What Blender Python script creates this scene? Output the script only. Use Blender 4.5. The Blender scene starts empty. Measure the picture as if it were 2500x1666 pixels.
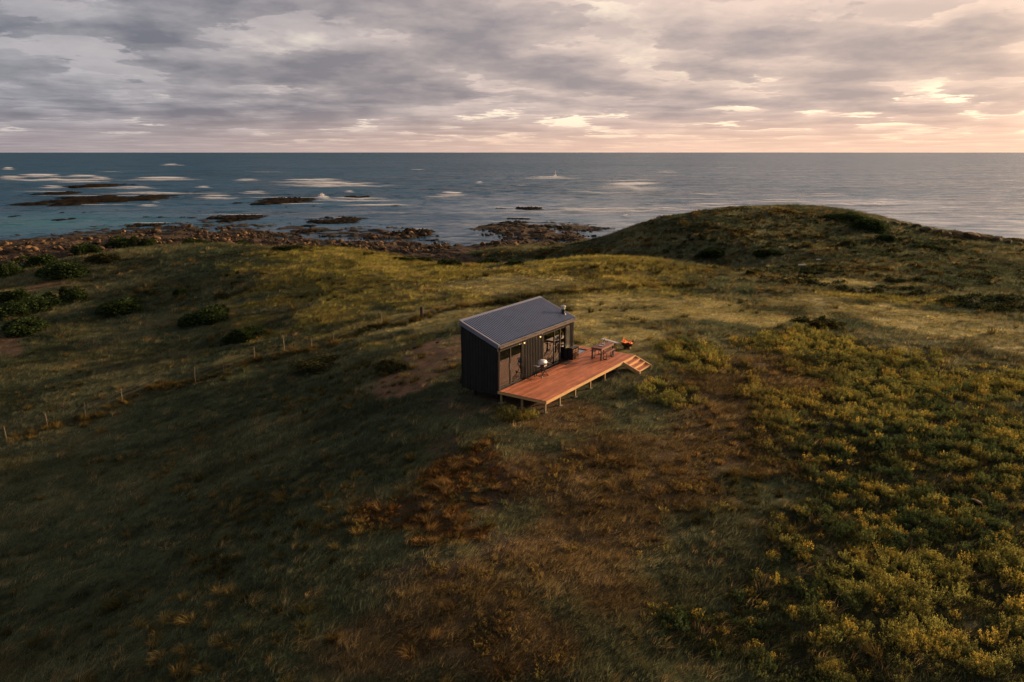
import bpy, bmesh, math, random
import numpy as np
from math import radians as R, sin, cos, pi
from mathutils import Vector, Matrix

random.seed(7)
SC = bpy.context.scene
COL = SC.collection

# ------------------------------------------------------------------ camera
CAM_H, CAM_PITCH, CAM_F = 12.1, R(14.44), 1790.0 / 2500.0
cd = bpy.data.cameras.new('camera')
cam = bpy.data.objects.new('camera', cd)
COL.objects.link(cam)
cd.sensor_width = 36.0
cd.lens = 36.0 * CAM_F
cd.clip_start = 0.5
cd.clip_end = 100000.0
cam.location = (0, 0, CAM_H)
cam.rotation_euler = (pi / 2 - CAM_PITCH, 0, 0)
SC.camera = cam

# ------------------------------------------------------------------ sun, exposure
SUN_AZ, SUN_EL = R(34.0), R(8.4)          # azimuth measured from +X towards +Y
sun_dir = Vector((cos(SUN_AZ) * cos(SUN_EL), sin(SUN_AZ) * cos(SUN_EL), sin(SUN_EL)))
sd = bpy.data.lights.new('sun', 'SUN')
sd.energy = 5.0
sd.angle = R(1.0)
sd.color = (1.0, 0.63, 0.32)
sun = bpy.data.objects.new('sun', sd)
COL.objects.link(sun)
sun.rotation_euler = (-sun_dir).to_track_quat('-Z', 'Y').to_euler()
sun.location = (60, 40, 40)
SC.view_settings.view_transform = 'Standard'
SC.view_settings.look = 'None'
SC.view_settings.exposure = 0.86
SC.view_settings.gamma = 1.0


# ------------------------------------------------------------------ node helpers
class NT:
    """small helper round a node tree"""
    def __init__(self, tree):
        self.t = tree

    def n(self, typ, **kw):
        nd = self.t.nodes.new(typ)
        for k, v in kw.items():
            if k.startswith('i_'):
                continue
            setattr(nd, k, v)
        return nd

    def put(self, sock, v):
        if v is None:
            return
        if isinstance(v, bpy.types.NodeSocket):
            self.t.links.new(v, sock)
        elif isinstance(v, (tuple, list)) and sock.type == 'RGBA' and len(v) == 3:
            sock.default_value = (*v, 1)
        else:
            sock.default_value = v

    def m(self, op, a, b=None, c=None, clamp=False):
        nd = self.n('ShaderNodeMath', operation=op, use_clamp=clamp)
        for i, v in enumerate((a, b, c)):
            self.put(nd.inputs[i], v)
        return nd.outputs[0]

    def vm(self, op, a, b=None, s=None):
        nd = self.n('ShaderNodeVectorMath', operation=op)
        self.put(nd.inputs[0], a)
        self.put(nd.inputs[1], b)
        if s is not None:
            self.put(nd.inputs[3], s)
        return nd.outputs['Value'] if op in ('DOT_PRODUCT', 'LENGTH') else nd.outputs[0]

    def ss(self, x, lo, hi, a=0.0, b=1.0):
        nd = self.n('ShaderNodeMapRange', interpolation_type='SMOOTHSTEP')
        for i, v in enumerate((x, lo, hi, a, b)):
            self.put(nd.inputs[i], v)
        return nd.outputs[0]

    def lin(self, x, lo, hi, a=0.0, b=1.0):
        nd = self.n('ShaderNodeMapRange')
        for i, v in enumerate((x, lo, hi, a, b)):
            self.put(nd.inputs[i], v)
        return nd.outputs[0]

    def mix(self, f, a, b, blend='MIX'):
        nd = self.n('ShaderNodeMix', data_type='RGBA', blend_type=blend)
        self.put(nd.inputs[0], f)
        self.put(nd.inputs[6], a)
        self.put(nd.inputs[7], b)
        return nd.outputs[2]

    def noise(self, vec, scale, detail=4, rough=0.55, dist=0.0, lac=2.0, col=False):
        nd = self.n('ShaderNodeTexNoise')
        self.put(nd.inputs['Vector'], vec)
        nd.inputs['Scale'].default_value = scale
        nd.inputs['Detail'].default_value = detail
        nd.inputs['Roughness'].default_value = rough
        nd.inputs['Lacunarity'].default_value = lac
        nd.inputs['Distortion'].default_value = dist
        return nd.outputs['Color' if col else 'Fac']

    def sep(self, v):
        nd = self.n('ShaderNodeSeparateXYZ')
        self.put(nd.inputs[0], v)
        return nd.outputs

    def comb(self, x, y, z=0.0):
        nd = self.n('ShaderNodeCombineXYZ')
        for i, v in enumerate((x, y, z)):
            self.put(nd.inputs[i], v)
        return nd.outputs[0]

    def attr(self, name, typ='GEOMETRY'):
        return self.n('ShaderNodeAttribute', attribute_name=name, attribute_type=typ)


# ------------------------------------------------------------------ world: evening sky under broken cloud
W = bpy.data.worlds.new('World')
SC.world = W
W.use_nodes = True
wt = W.node_tree
wt.nodes.clear()
q = NT(wt)
out = q.n('ShaderNodeOutputWorld')
D = q.n('ShaderNodeTexCoord').outputs['Generated']
dx, dy, dz = q.sep(D)
cw0 = (cos(SUN_AZ), sin(SUN_AZ), 0.0)
cw = q.vm('DOT_PRODUCT', D, cw0)                        # 1 towards the sun
warm = q.ss(cw, -0.02, 0.97)
warm0 = q.ss(cw, -0.2, 0.8)
zs = q.m('ADD', q.m('MAXIMUM', dz, 0.0), 0.004)


def layer(h, off=(0.0, 0.0, 0.0)):
    """where the view ray crosses a level h of the cloud layer (camera at 0, base at 1)"""
    f = q.m('POWER', q.m('DIVIDE', h, zs), 0.50)
    return q.vm('ADD', q.comb(q.m('MULTIPLY', dx, f), q.m('MULTIPLY', dy, f), h * 0.9), off)


veil = q.mix(warm, (0.92, 0.86, 0.78), (1.45, 1.18, 0.86))
high_d = q.mix(warm, (0.34, 0.335, 0.385), (0.66, 0.515, 0.475))
high_l = q.mix(warm, (0.50, 0.475, 0.51), (0.88, 0.67, 0.58))
dark = q.mix(warm, (0.160, 0.172, 0.222), (0.45, 0.375, 0.385))
lite = q.mix(warm, (0.50, 0.485, 0.52), (0.98, 0.74, 0.62))
pinkb = q.mix(warm, (0.52, 0.40, 0.38), (1.35, 0.86, 0.58))
open_c = q.mix(q.ss(dz, 0.0, 0.030, 0.9, 0.0), veil, pinkb)
# thin high sheet, broken low down
hs = q.noise(q.vm('MULTIPLY', layer(1.9, (3.0, 8.0, 0.0)), (1.0, 0.8, 1.0)), 1.0, 6, 0.6)
sheet = q.m('ADD', q.ss(dz, 0.020, 0.115), q.m('MULTIPLY', q.m('SUBTRACT', hs, 0.46), 5.0), clamp=True)
hs2 = q.noise(q.vm('MULTIPLY', D, (6.0, 6.0, 24.0)), 1.0, 5, 0.6)
c_cloud = q.mix(q.m('MULTIPLY', sheet, 0.95), open_c, q.mix(q.ss(hs2, 0.32, 0.68), high_d, high_l))
# heaped cloud: march through the layer from its flat base to its tops
NSTEP = 9
big = q.noise(q.vm('MULTIPLY', layer(1.0), (0.42, 0.42, 1.0)), 1.0, 2, 0.5)
thr0 = q.m('ADD', q.lin(warm0, 0, 1, 0.430, 0.478), q.m('MULTIPLY', q.m('SUBTRACT', big, 0.5), -0.30))
shd = q.m('MULTIPLY', q.m('SUBTRACT', q.noise(q.vm('MULTIPLY', D, (9.0, 9.0, 30.0)), 1.0, 4, 0.6), 0.47), 1.5)
T_, Cs = 1.0, None
for i in range(NSTEP):
    t = i / (NSTEP - 1)
    h = 1.0 + 0.55 * t
    nz = q.noise(layer(h, (41.3, 12.7, 0.0)), 2.05, 6 if i < 3 else 5, 0.57)
    th = q.m('ADD', thr0, 0.21 * t ** 1.2)
    a_ = q.ss(nz, th, q.m('ADD', th, 0.036))
    body = q.ss(nz, th, q.m('ADD', th, 0.20), 0.34, 0.0)           # thin rims let light through
    col_ = q.mix(q.m('ADD', q.m('ADD', body, shd), 0.05 + 0.95 * t ** 0.7, clamp=True), dark, lite)
    w_ = q.m('MULTIPLY', a_, T_) if i else a_
    T_ = q.m('MULTIPLY', T_, q.m('SUBTRACT', 1.0, a_)) if i else q.m('SUBTRACT', 1.0, a_)
    cc = q.vm('SCALE', col_, s=w_)
    Cs = cc if Cs is None else q.vm('ADD', Cs, cc)
c_cloud = q.vm('ADD', Cs, q.vm('SCALE', c_cloud, s=T_))
# a pink band of dust light just over the sea, far cloud sinking into it
band = q.ss(dz, 0.0, 0.060, 0.66, 0.0)
c_cloud = q.mix(band, c_cloud, q.mix(warm, (0.48, 0.39, 0.39), (1.32, 0.84, 0.58)))
# glow of the low sun behind the cloud, out of the frame to the right
glow = q.m('MULTIPLY', q.m('POWER', q.ss(q.vm('DOT_PRODUCT', D, tuple(sun_dir)), 0.905, 1.0), 1.5), 3.2)
c_cloud = q.mix(1.0, c_cloud, q.mix(1.0, q.comb(glow, glow, glow), (1.0, 0.66, 0.40), 'MULTIPLY'), 'ADD')
# the unseen dome overhead is darkened to hold down the ambient light
dome_dim = q.ss(dz, 0.20, 0.62, 1.0, 0.80)
# unseen sky above the frame: dimmed left, brightened right, added to steer sea reflections
left_sky_dim = q.m('MULTIPLY', q.ss(dz, 0.17, 0.27), q.m('MULTIPLY', q.ss(dz, 0.60, 0.85, 1.0, 0.0), q.m('MULTIPLY', q.ss(dy, -0.1, 0.35), q.ss(dx, -0.15, 0.30, 1.0, 0.0))))
dome_dim = q.m('MULTIPLY', dome_dim, q.lin(left_sky_dim, 0, 1, 1.0, 0.36))
right_sky_lift = q.m('MULTIPLY', q.ss(q.vm('DOT_PRODUCT', D, (cos(SUN_AZ) * cos(R(24)), sin(SUN_AZ) * cos(R(24)), sin(R(24)))), 0.72, 0.99), q.ss(dz, 0.15, 0.24))
c_cloud = q.mix(1.0, c_cloud, q.mix(1.0, q.comb(right_sky_lift, right_sky_lift, right_sky_lift), (1.5, 1.12, 0.86), 'MULTIPLY'), 'ADD')
behind = q.lin(cw, -1.0, 0.5, 1.05, 1.0)
c_cloud = q.mix(1.0, c_cloud, q.comb(dome_dim, dome_dim, dome_dim), 'MULTIPLY')
c_cloud = q.mix(1.0, c_cloud, q.comb(behind, behind, behind), 'MULTIPLY')
sky = q.n('ShaderNodeTexSky', sky_type='NISHITA')
sky.sun_disc = False
sky.sun_elevation = SUN_EL
sky.sun_rotation = pi / 2 - SUN_AZ
sky.air_density = 1.4
sky.dust_density = 3.0
b_sky = q.n('ShaderNodeBackground')
wt.links.new(sky.outputs[0], b_sky.inputs[0])
b_sky.inputs[1].default_value = 0.055
b_cl = q.n('ShaderNodeBackground')
q.put(b_cl.inputs[0], c_cloud)
b_cl.inputs[1].default_value = 0.55
mx = q.n('ShaderNodeMixShader')
mx.inputs[0].default_value = 0.90
wt.links.new(b_sky.outputs[0], mx.inputs[1])
wt.links.new(b_cl.outputs[0], mx.inputs[2])
wt.links.new(mx.outputs[0], out.inputs[0])

# ------------------------------------------------------------------ numpy noise, terrain
def _hash(ix, iy, seed):
    h = (ix.astype(np.int64) * 374761393 + iy.astype(np.int64) * 668265263 + seed * 974634777) & 0xffffffff
    h = ((h ^ (h >> 13)) * 1274126177) & 0xffffffff
    return ((h ^ (h >> 16)) & 0xffff) / 65535.0


def vnoise(x, y, seed=0):
    ix, iy = np.floor(x), np.floor(y)
    fx, fy = x - ix, y - iy
    fx = fx * fx * fx * (fx * (fx * 6 - 15) + 10)
    fy = fy * fy * fy * (fy * (fy * 6 - 15) + 10)
    a, b = _hash(ix, iy, seed), _hash(ix + 1, iy, seed)
    c, d = _hash(ix, iy + 1, seed), _hash(ix + 1, iy + 1, seed)
    return (a + (b - a) * fx) * (1 - fy) + (c + (d - c) * fx) * fy


def fbm(x, y, scale, octv=4, seed=0, gain=0.5):
    x, y = np.asarray(x, float) * scale, np.asarray(y, float) * scale
    s, a, t = 0.0, 1.0, 0.0
    for o in range(octv):
        s = s + a * vnoise(x + 17.3 * o, y - 9.1 * o, seed + o)
        t += a
        a *= gain
        x, y = x * 2.03, y * 2.03
    return s / t                                         # 0..1


def sst(x, a, b):
    t = np.clip((np.asarray(x, float) - a) / (b - a), 0, 1)
    return t * t * (3 - 2 * t)


SEA = -9.0
CP, SP = cos(CAM_PITCH), sin(CAM_PITCH)


def ray(px, py):
    """direction through a point of the 2500 x 1666 photograph"""
    u, x = -(py - 833.0) / 1790.0, (px - 1250.0) / 1790.0
    return np.array([x, CP + u * SP, -SP + u * CP])


def at(px, py, z):
    d = ray(px, py)
    return d[:2] * ((z - CAM_H) / d[2])


# heights of the land: surveyed points (sight line through the photo, height there)
_sv = []
def sv(px, py, z): p = at(px, py, z); _sv.append((p[0], p[1], z))
def sw(x, y, z): _sv.append((x, y, z))
# knoll the cabin stands on
for a in ((-4, 34), (0, 30), (4, 33), (8, 40), (6, 47), (1, 43), (-3, 41), (11, 45), (4, 37), (0, 38)):
    sw(a[0], a[1], -0.60 if a[0] > 4 else -0.72)
# foreground
sv(1250, 1666, -0.5); sv(1250, 1350, -0.55); sv(1600, 1300, -0.6); sv(1900, 1600, -0.7); sv(2500, 1666, -0.6)
sv(2200, 1200, -0.7); sv(2500, 1150, -0.7); sv(1700, 1050, -0.7); sv(2050, 950, -1.2); sv(2450, 920, -1.5)
sv(700, 1500, -1.2); sv(300, 1600, -2.2); sv(0, 1666, -3.0); sv(0, 1350, -4.7); sv(350, 1250, -4.2)
sv(700, 1150, -2.9); sv(950, 1100, -1.4); sv(900, 1350, -1.0); sv(800, 950, -3.4); sv(950, 880, -1.6)
sv(0, 1100, -5.9); sv(200, 1020, -5.5); sv(550, 910, -4.4); sv(820, 840, -3.6); sv(1030, 775, -2.8); sv(1200, 745, -2.2)
sv(300, 880, -6.0); sv(0, 880, -6.3); sv(100, 740, -5.7); sv(500, 740, -5.0); sv(750, 740, -3.8); sv(250, 680, -4.9)
sv(600, 680, -3.4); sv(900, 690, -2.9); sv(1100, 690, -2.6); sv(1350, 715, -2.2)
# grassy crest above the rocks, left to middle
for c in ((150, 640, -4.6), (400, 604, -3.4), (600, 603, -2.9), (800, 611, -2.8), (950, 624, -3.0), (1080, 645, -3.4)):
    sv(*c)
    d = ray(c[0], c[1]); t = (c[2] - CAM_H) / d[2] + 26
    sw(d[0] * t, d[1] * t, CAM_H + d[2] * t - 1.6)
sv(0, 690, -5.0)
# middle mound, dip behind it
for c in ((1250, 648, -3.3), (1400, 628, -2.5), (1550, 624, -2.3), (1680, 650, -2.7)):
    sv(*c)
    d = ray(c[0], c[1]); t = (c[2] - CAM_H) / d[2] + 16
    sw(d[0] * t, d[1] * t, CAM_H + d[2] * t - 1.3)
sv(1450, 680, -2.2); sv(1650, 700, -2.1)
sv(1330, 612, -6.4); sv(1180, 616, -7.2); sv(1480, 605, -6.2)
# right: tracks, grass flat
sv(1700, 760, -1.3); sv(2000, 760, -1.9); sv(2000, 700, -2.6); sv(2300, 760, -2.0); sv(2500, 800, -1.8); sv(2250, 690, -3.0); sv(2500, 690, -3.0)
sv(1800, 670, -3.2); sv(2050, 650, -3.2); sv(2500, 635, -3.6); sv(2250, 640, -3.4)
# hill: sky line and the slope towards us
HILL = ((1500, 572, -3.6, 168), (1600, 541, -2.2, 168), (1700, 521, -1.0, 168), (1800, 512, -0.3, 168), (1920, 506, 0.0, 0), (2020, 508, 0.0, 0),
        (2100, 525, -1.0, 0), (2200, 545, -2.2, 0), (2280, 563, -3.2, 0), (2400, 582, -4.0, 0), (2500, 594, -4.2, 0))
for c in HILL:
    sv(*c[:3])
    d = ray(c[0], c[1]); t = (c[2] - CAM_H) / d[2] + 22
    sw(d[0] * t, d[1] * t, CAM_H + d[2] * t - 2.6)
    t += 25
    sw(d[0] * t, d[1] * t, SEA - 1.5)
sv(1700, 600, -3.0); sv(1900, 570, -1.9); sv(2100, 590, -2.3); sv(1950, 620, -2.9)
# rocky shelf and shore line
for c in ((0, 590), (150, 579), (330, 560), (480, 548), (560, 556), (680, 562), (860, 585), (940, 560), (1000, 560), (1055, 572), (1075, 592), (1110, 608),
          (1170, 596), (1185, 575), (1165, 556), (1250, 548), (1370, 552), (1480, 560)):
    sv(c[0], c[1], SEA)
for c in ((60, 625, -8.3), (300, 606, -8.3), (480, 575, -8.5), (680, 585, -8.5), (900, 605, -8.3), (1000, 595, -8.4), (1280, 570, -8.6), (1400, 575, -8.5), (1280, 596, -8.0)):
    sv(*c)
for c in ((1112, 588), (1085, 578), (1118, 600), (0, 540), (300, 530), (600, 520), (900, 525), (1100, 520), (1110, 560), (1300, 515), (1480, 535)):
    sv(c[0], c[1], -10.0)
for a in ((-320, 330), (-100, 380), (120, 360), (330, 330), (380, 190), (-380, 190)):
    sw(a[0], a[1], -12)
# behind and beside the viewpoint
for a in ((-40, -20, -7), (0, -30, -3), (45, -20, -2), (70, 25, -1.8), (110, 60, -3.5), (-70, 30, -7.5), (-110, 70, -7.5), (0, -90, -6), (140, -60, -6), (-140, -60, -10),
          (220, 90, -8.5), (-130, 110, -8), (-200, 120, -10.5)):
    sw(*a)
_A = np.array(_sv)
_S = 60.0


def _tps(r2):
    return 0.5 * r2 * np.log(r2 + 1e-12)


def _fit():
    n = len(_A)
    X = _A[:, :2] / _S
    r2 = ((X[:, None] - X[None]) ** 2).sum(-1)
    K = _tps(r2) + np.eye(n) * 4e-3
    Pm = np.c_[np.ones(n), X]
    M = np.zeros((n + 3, n + 3))
    M[:n, :n], M[:n, n:], M[n:, :n] = K, Pm, Pm.T
    return X, np.linalg.solve(M, np.r_[_A[:, 2], np.zeros(3)])


_X, _w = _fit()


def base_h(x, y):
    x, y = np.asarray(x, float), np.asarray(y, float)
    sh = x.shape
    xf, yf = x.ravel() / _S, y.ravel() / _S
    o = np.empty_like(xf)
    for i in range(0, len(xf), 20000):
        a, b = xf[i:i + 20000], yf[i:i + 20000]
        r2 = (a[:, None] - _X[None, :, 0]) ** 2 + (b[:, None] - _X[None, :, 1]) ** 2
        o[i:i + 20000] = _tps(r2) @ _w[:-3] + _w[-3] + _w[-2] * a + _w[-1] * b
    return np.clip(o.reshape(sh), -12.5, 3.0)


CX, CY, YAW = -0.77, 36.62, R(55.84)
EX, EY = np.array([cos(YAW), sin(YAW)]), np.array([-sin(YAW), cos(YAW)])


def to_local(x, y):
    a, b = np.asarray(x) - CX, np.asarray(y) - CY
    return a * EX[0] + b * EX[1], a * EY[0] + b * EY[1]


def to_world(a, b):
    return CX + a * EX[0] + b * EY[0], CY + a * EX[1] + b * EY[1]


def pad_dist(x, y):
    """distance outside the rectangle of cabin, deck and stairs"""
    a, b = to_local(x, y)
    u = np.maximum(np.maximum(-0.6 - a, a - 11.0), 0)
    v = np.maximum(np.maximum(-4.3 - b, b - 3.0), 0)
    return np.hypot(u, v)


def height(x, y):
    x, y = np.asarray(x, float), np.asarray(y, float)
    z = base_h(x, y)
    d = np.hypot(x, y)
    land = sst(z, -8.2, -6.5)
    pd = sst(pad_dist(x, y), 0.3, 5.0)
    # hummocks and tussocky unevenness
    z = z + land * (0.25 + 0.75 * pd) * ((fbm(x, y, 0.22, 3, 3) - 0.5) * 0.42 + (fbm(x, y, 1.1, 2, 9) - 0.5) * 0.14)
    z = z + land * sst(d, 40, 110) * (fbm(x, y, 0.075, 3, 21) - 0.5) * 0.9
    # broken rock near the water
    rk = (1 - land) * sst(z, -10.5, -9.2)
    rid = 1 - np.abs(fbm(x, y, 0.16, 4, 33) * 2 - 1)
    z = z + rk * ((rid - 0.72) * 1.5 + (fbm(x, y, 0.9, 3, 40) - 0.5) * 0.45)
    st = 0.42
    f = (z + fbm(x, y, 0.2, 2, 44) * 0.3) / st
    led = (np.floor(f) + sst(f - np.floor(f), 0.62, 1.0) - f) * st
    z = z + rk * 0.85 * led + rk * (fbm(x, y, 2.6, 2, 47) - 0.5) * 0.22
    return z


def ground(px, py, tmin=12.0, tmax=420.0):
    """where the sight line through a photo point meets the land"""
    d = ray(px, py)
    t = np.geomspace(tmin, tmax, 1500)
    dz = CAM_H + d[2] * t - height(d[0] * t, d[1] * t)
    i = int(np.argmax(dz < 0))
    if dz[i] >= 0:
        i = len(t) - 1
    f = dz[i - 1] / (dz[i - 1] - dz[i] + 1e-9) if i else 0
    tt = t[i - 1] + (t[i] - t[i - 1]) * f
    x, y = d[0] * tt, d[1] * tt
    return np.array([x, y, float(height(np.array([x]), np.array([y]))[0])])


def hz(x, y):
    return float(height(np.array([x], float), np.array([y], float))[0])


# ------------------------------------------------------------------ what covers the land
def _blob(px, py, rx, ry):
    c = ground(px, py)
    dist = math.hypot(c[0], c[1])
    n, f = ground(px, min(py + ry, 1660)), ground(px, py - ry)
    ddir = np.array([c[0], c[1]]) / dist
    rd = max(0.5 * math.hypot(*(f - n)[:2]), 0.4)
    return c[0], c[1], rx * math.hypot(dist, CAM_H) / 1790.0, rd, ddir


def cover(blobs):
    """soft mask over the land, a union of ragged patches"""
    bl = [_blob(*b) for b in blobs]

    def f(x, y):
        x, y = np.asarray(x, float), np.asarray(y, float)
        m = np.zeros(x.shape)
        wob = (fbm(x, y, 0.30, 4, 77) - 0.5) * 1.5
        for cx, cy, rt, rd, dd in bl:
            a, b = x - cx, y - cy
            v, u = a * dd[0] + b * dd[1], -a * dd[1] + b * dd[0]
            e = np.hypot(u / rt, v / rd)
            m = np.maximum(m, 1 - sst(e + wob, 0.65, 1.25))
        return m
    return f


m_bare = cover(((1150, 985, 90, 30), (1090, 1085, 55, 28), (1200, 1225, 45, 40), (1210, 1330, 50, 50), (1050, 1400, 130, 30), (1250, 985, 90, 12), (1560, 925, 60, 14)))
m_soil = cover(((1060, 870, 90, 45), (1000, 925, 110, 28), (1120, 850, 45, 35), (1000, 950, 60, 14), (10, 850, 40, 28), (110, 700, 50, 10),
                (2090, 718, 44, 7), (2140, 706, 22, 5), (1870, 720, 20, 5), (2330, 574, 34, 6)))
m_burn = cover(((1110, 1180, 110, 70), (1000, 1240, 90, 50), (1180, 1110, 60, 45), (900, 1250, 60, 50), (1080, 1260, 80, 40), (1130, 1310, 110, 20)))
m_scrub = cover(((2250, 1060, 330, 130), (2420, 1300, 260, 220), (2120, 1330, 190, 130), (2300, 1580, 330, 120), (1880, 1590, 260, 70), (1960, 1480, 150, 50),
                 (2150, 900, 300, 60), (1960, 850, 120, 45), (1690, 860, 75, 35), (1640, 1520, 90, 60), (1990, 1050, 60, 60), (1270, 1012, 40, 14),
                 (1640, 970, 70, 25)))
m_rust = cover(((1900, 900, 130, 60), (1820, 960, 130, 70), (1980, 940, 60, 60), (1760, 1080, 170, 90), (1600, 1150, 200, 110), (1740, 1000, 90, 50), (1480, 1250, 170, 140), (1500, 1450, 150, 130),
                (1250, 1560, 200, 110), (1360, 1020, 130, 40), (1280, 1150, 90, 60), (1150, 1480, 170, 120), (960, 1570, 180, 80), (1400, 1350, 200, 120)))
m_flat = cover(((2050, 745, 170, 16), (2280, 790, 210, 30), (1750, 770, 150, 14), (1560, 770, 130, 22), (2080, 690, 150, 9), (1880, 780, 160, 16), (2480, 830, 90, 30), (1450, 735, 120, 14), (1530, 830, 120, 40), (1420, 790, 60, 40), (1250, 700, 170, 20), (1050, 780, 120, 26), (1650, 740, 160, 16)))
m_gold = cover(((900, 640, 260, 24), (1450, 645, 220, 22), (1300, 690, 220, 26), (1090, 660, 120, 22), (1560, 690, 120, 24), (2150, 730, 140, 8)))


def types(x, y):
    return dict(bare=m_bare(x, y), soil=m_soil(x, y), burn=m_burn(x, y), scrub=m_scrub(x, y), rust=m_rust(x, y), flat=m_flat(x, y), gold=m_gold(x, y))


# ------------------------------------------------------------------ mesh helpers
def new_mat(name):
    m = bpy.data.materials.new(name)
    m.use_nodes = True
    t = m.node_tree
    t.nodes.clear()
    k = NT(t)
    o = k.n('ShaderNodeOutputMaterial')
    return m, k, o


def mesh_np(name, V, faces, mats=(), smooth=False):
    """faces: (n,4) or (n,3) array"""
    me = bpy.data.meshes.new(name)
    V = np.asarray(V, np.float32)
    F_ = np.asarray(faces, np.int32)
    k = F_.shape[1]
    me.vertices.add(len(V))
    me.vertices.foreach_set('co', V.ravel())
    me.loops.add(F_.size)
    me.loops.foreach_set('vertex_index', F_.ravel())
    me.polygons.add(len(F_))
    me.polygons.foreach_set('loop_start', np.arange(0, F_.size, k, dtype=np.int32))
    me.polygons.foreach_set('loop_total', np.full(len(F_), k, np.int32))
    for m in mats:
        me.materials.append(m)
    me.update(calc_edges=True)
    me.validate()
    if smooth:
        me.shade_smooth()
    return me


def link(name, me, parent=None, loc=None):
    o = bpy.data.objects.new(name, me)
    COL.objects.link(o)
    if parent is not None:
        o.parent = parent
    if loc is not None:
        o.location = loc
    return o


def tag(o, label=None, cat=None, group=None, kind=None):
    for k, v in (('label', label), ('category', cat), ('group', group), ('kind', kind)):
        if v:
            o[k] = v
    return o


def empty(name, loc, rz=0.0, label=None, cat=None, group=None):
    o = bpy.data.objects.new(name, None)
    COL.objects.link(o)
    o.empty_display_size = 0.2
    o.location = loc
    o.rotation_euler = (0, 0, rz)
    return tag(o, label, cat, group)


# ------------------------------------------------------------------ ground sheet
def vattr(me, name, a):
    at_ = me.attributes.new(name, 'FLOAT', 'POINT')
    at_.data.foreach_set('value', np.asarray(a, np.float32).ravel())


def fan(rs, angs):
    """grid in rings round the origin"""
    Rr, Aa = np.meshgrid(rs, angs, indexing='ij')
    X, Y = Rr * np.cos(Aa), Rr * np.sin(Aa)
    nr, na = len(rs), len(angs)
    i, j = np.meshgrid(np.arange(nr - 1), np.arange(na - 1), indexing='ij')
    a = (i * na + j).ravel()
    Fq = np.stack([a, a + na, a + na + 1, a + 1], 1)
    return X, Y, Fq


def build_ground():
    rs = np.r_[np.linspace(3, 13, 12), np.geomspace(14, 330, 520)]
    a1 = np.linspace(R(46), R(134), 560)
    a0 = np.linspace(R(-180 + 134 - 360 + 180), R(46), 3)
    angs = np.r_[np.linspace(R(134 - 360), R(46), 130)[:-1], a1]
    X, Y, Fq = fan(rs, angs)
    Z = height(X, Y)
    V = np.stack([X.ravel(), Y.ravel(), Z.ravel()], 1)
    # close the hole round the pole
    na = len(angs)
    V = np.r_[V, [[0, 0, hz(0, 0)]]]
    me = mesh_np('ground', V, Fq, (), True)
    x, y = V[:, 0], V[:, 1]
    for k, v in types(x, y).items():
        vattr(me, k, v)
    vattr(me, 'rock', 1 - sst(base_h(x, y) + (fbm(x, y, 0.12, 4, 5) - 0.5) * 1.4, -7.9, -6.6))
    return me


m_ground, k, o = new_mat('turf_and_soil')
tc = k.n('ShaderNodeTexCoord').outputs['Object']
px_, py_, pz_ = k.sep(tc)
at_ = {n_: k.attr(n_).outputs['Fac'] for n_ in ('bare', 'soil', 'burn', 'scrub', 'rust', 'flat', 'gold', 'rock')}
nA = k.noise(tc, 0.35, 5, 0.6)
nB = k.noise(tc, 2.3, 6, 0.65)
nC = k.noise(k.comb(k.m('MULTIPLY', px_, 1.0), k.m('MULTIPLY', py_, 3.0), pz_), 5.0, 5, 0.7)
c = k.mix(nA, (0.040, 0.052, 0.024), (0.085, 0.090, 0.038))
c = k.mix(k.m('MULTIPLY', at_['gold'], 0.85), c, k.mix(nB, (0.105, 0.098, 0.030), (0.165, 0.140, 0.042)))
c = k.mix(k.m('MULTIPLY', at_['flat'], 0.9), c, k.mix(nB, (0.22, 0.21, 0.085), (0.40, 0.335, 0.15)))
c = k.mix(k.m('MULTIPLY', at_['rust'], 0.8), c, k.mix(nB, (0.075, 0.046, 0.024), (0.15, 0.088, 0.044)))
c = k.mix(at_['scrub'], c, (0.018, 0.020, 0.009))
c = k.mix(k.m('MULTIPLY', at_['burn'], 0.7), c, (0.030, 0.018, 0.010))
c = k.mix(k.m('MULTIPLY', at_['bare'], 0.6), c, (0.085, 0.050, 0.036))
c = k.mix(k.m('MULTIPLY', at_['soil'], k.ss(nB, 0.36, 0.56, 0.55, 1.0)), c, k.mix(nC, (0.13, 0.070, 0.040), (0.28, 0.155, 0.092)))
rockc = k.mix(k.ss(nB, 0.38, 0.68), (0.012, 0.010, 0.007), (0.13, 0.082, 0.045))
wet = k.ss(pz_, -8.9, -8.3)
rockc = k.mix(wet, k.mix(nB, (0.016, 0.014, 0.010), (0.06, 0.042, 0.026)), rockc)
c = k.mix(at_['rock'], c, rockc)
c = k.mix(k.ss(nC, 0.3, 0.75, 0.0, 0.45), c, k.mix(1.0, c, (0.35, 0.35, 0.35), 'MULTIPLY'))
bs = k.n('ShaderNodeBsdfPrincipled')
k.put(bs.inputs['Base Color'], c)
bs.inputs['Roughness'].default_value = 0.95
bs.inputs['Specular IOR Level'].default_value = 0.15
bp = k.n('ShaderNodeBump')
bp.inputs['Strength'].default_value = 0.9
bp.inputs['Distance'].default_value = 0.12
k.put(bp.inputs['Height'], k.m('ADD', k.noise(tc, 6.0, 6, 0.7), k.m('MULTIPLY', nB, 1.2)))
k.put(bs.inputs['Normal'], bp.outputs[0])
k.put(o.inputs[0], bs.outputs[0])
gme = build_ground()
gme.materials.append(m_ground)
tag(link('ground', gme), kind='structure')

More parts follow.
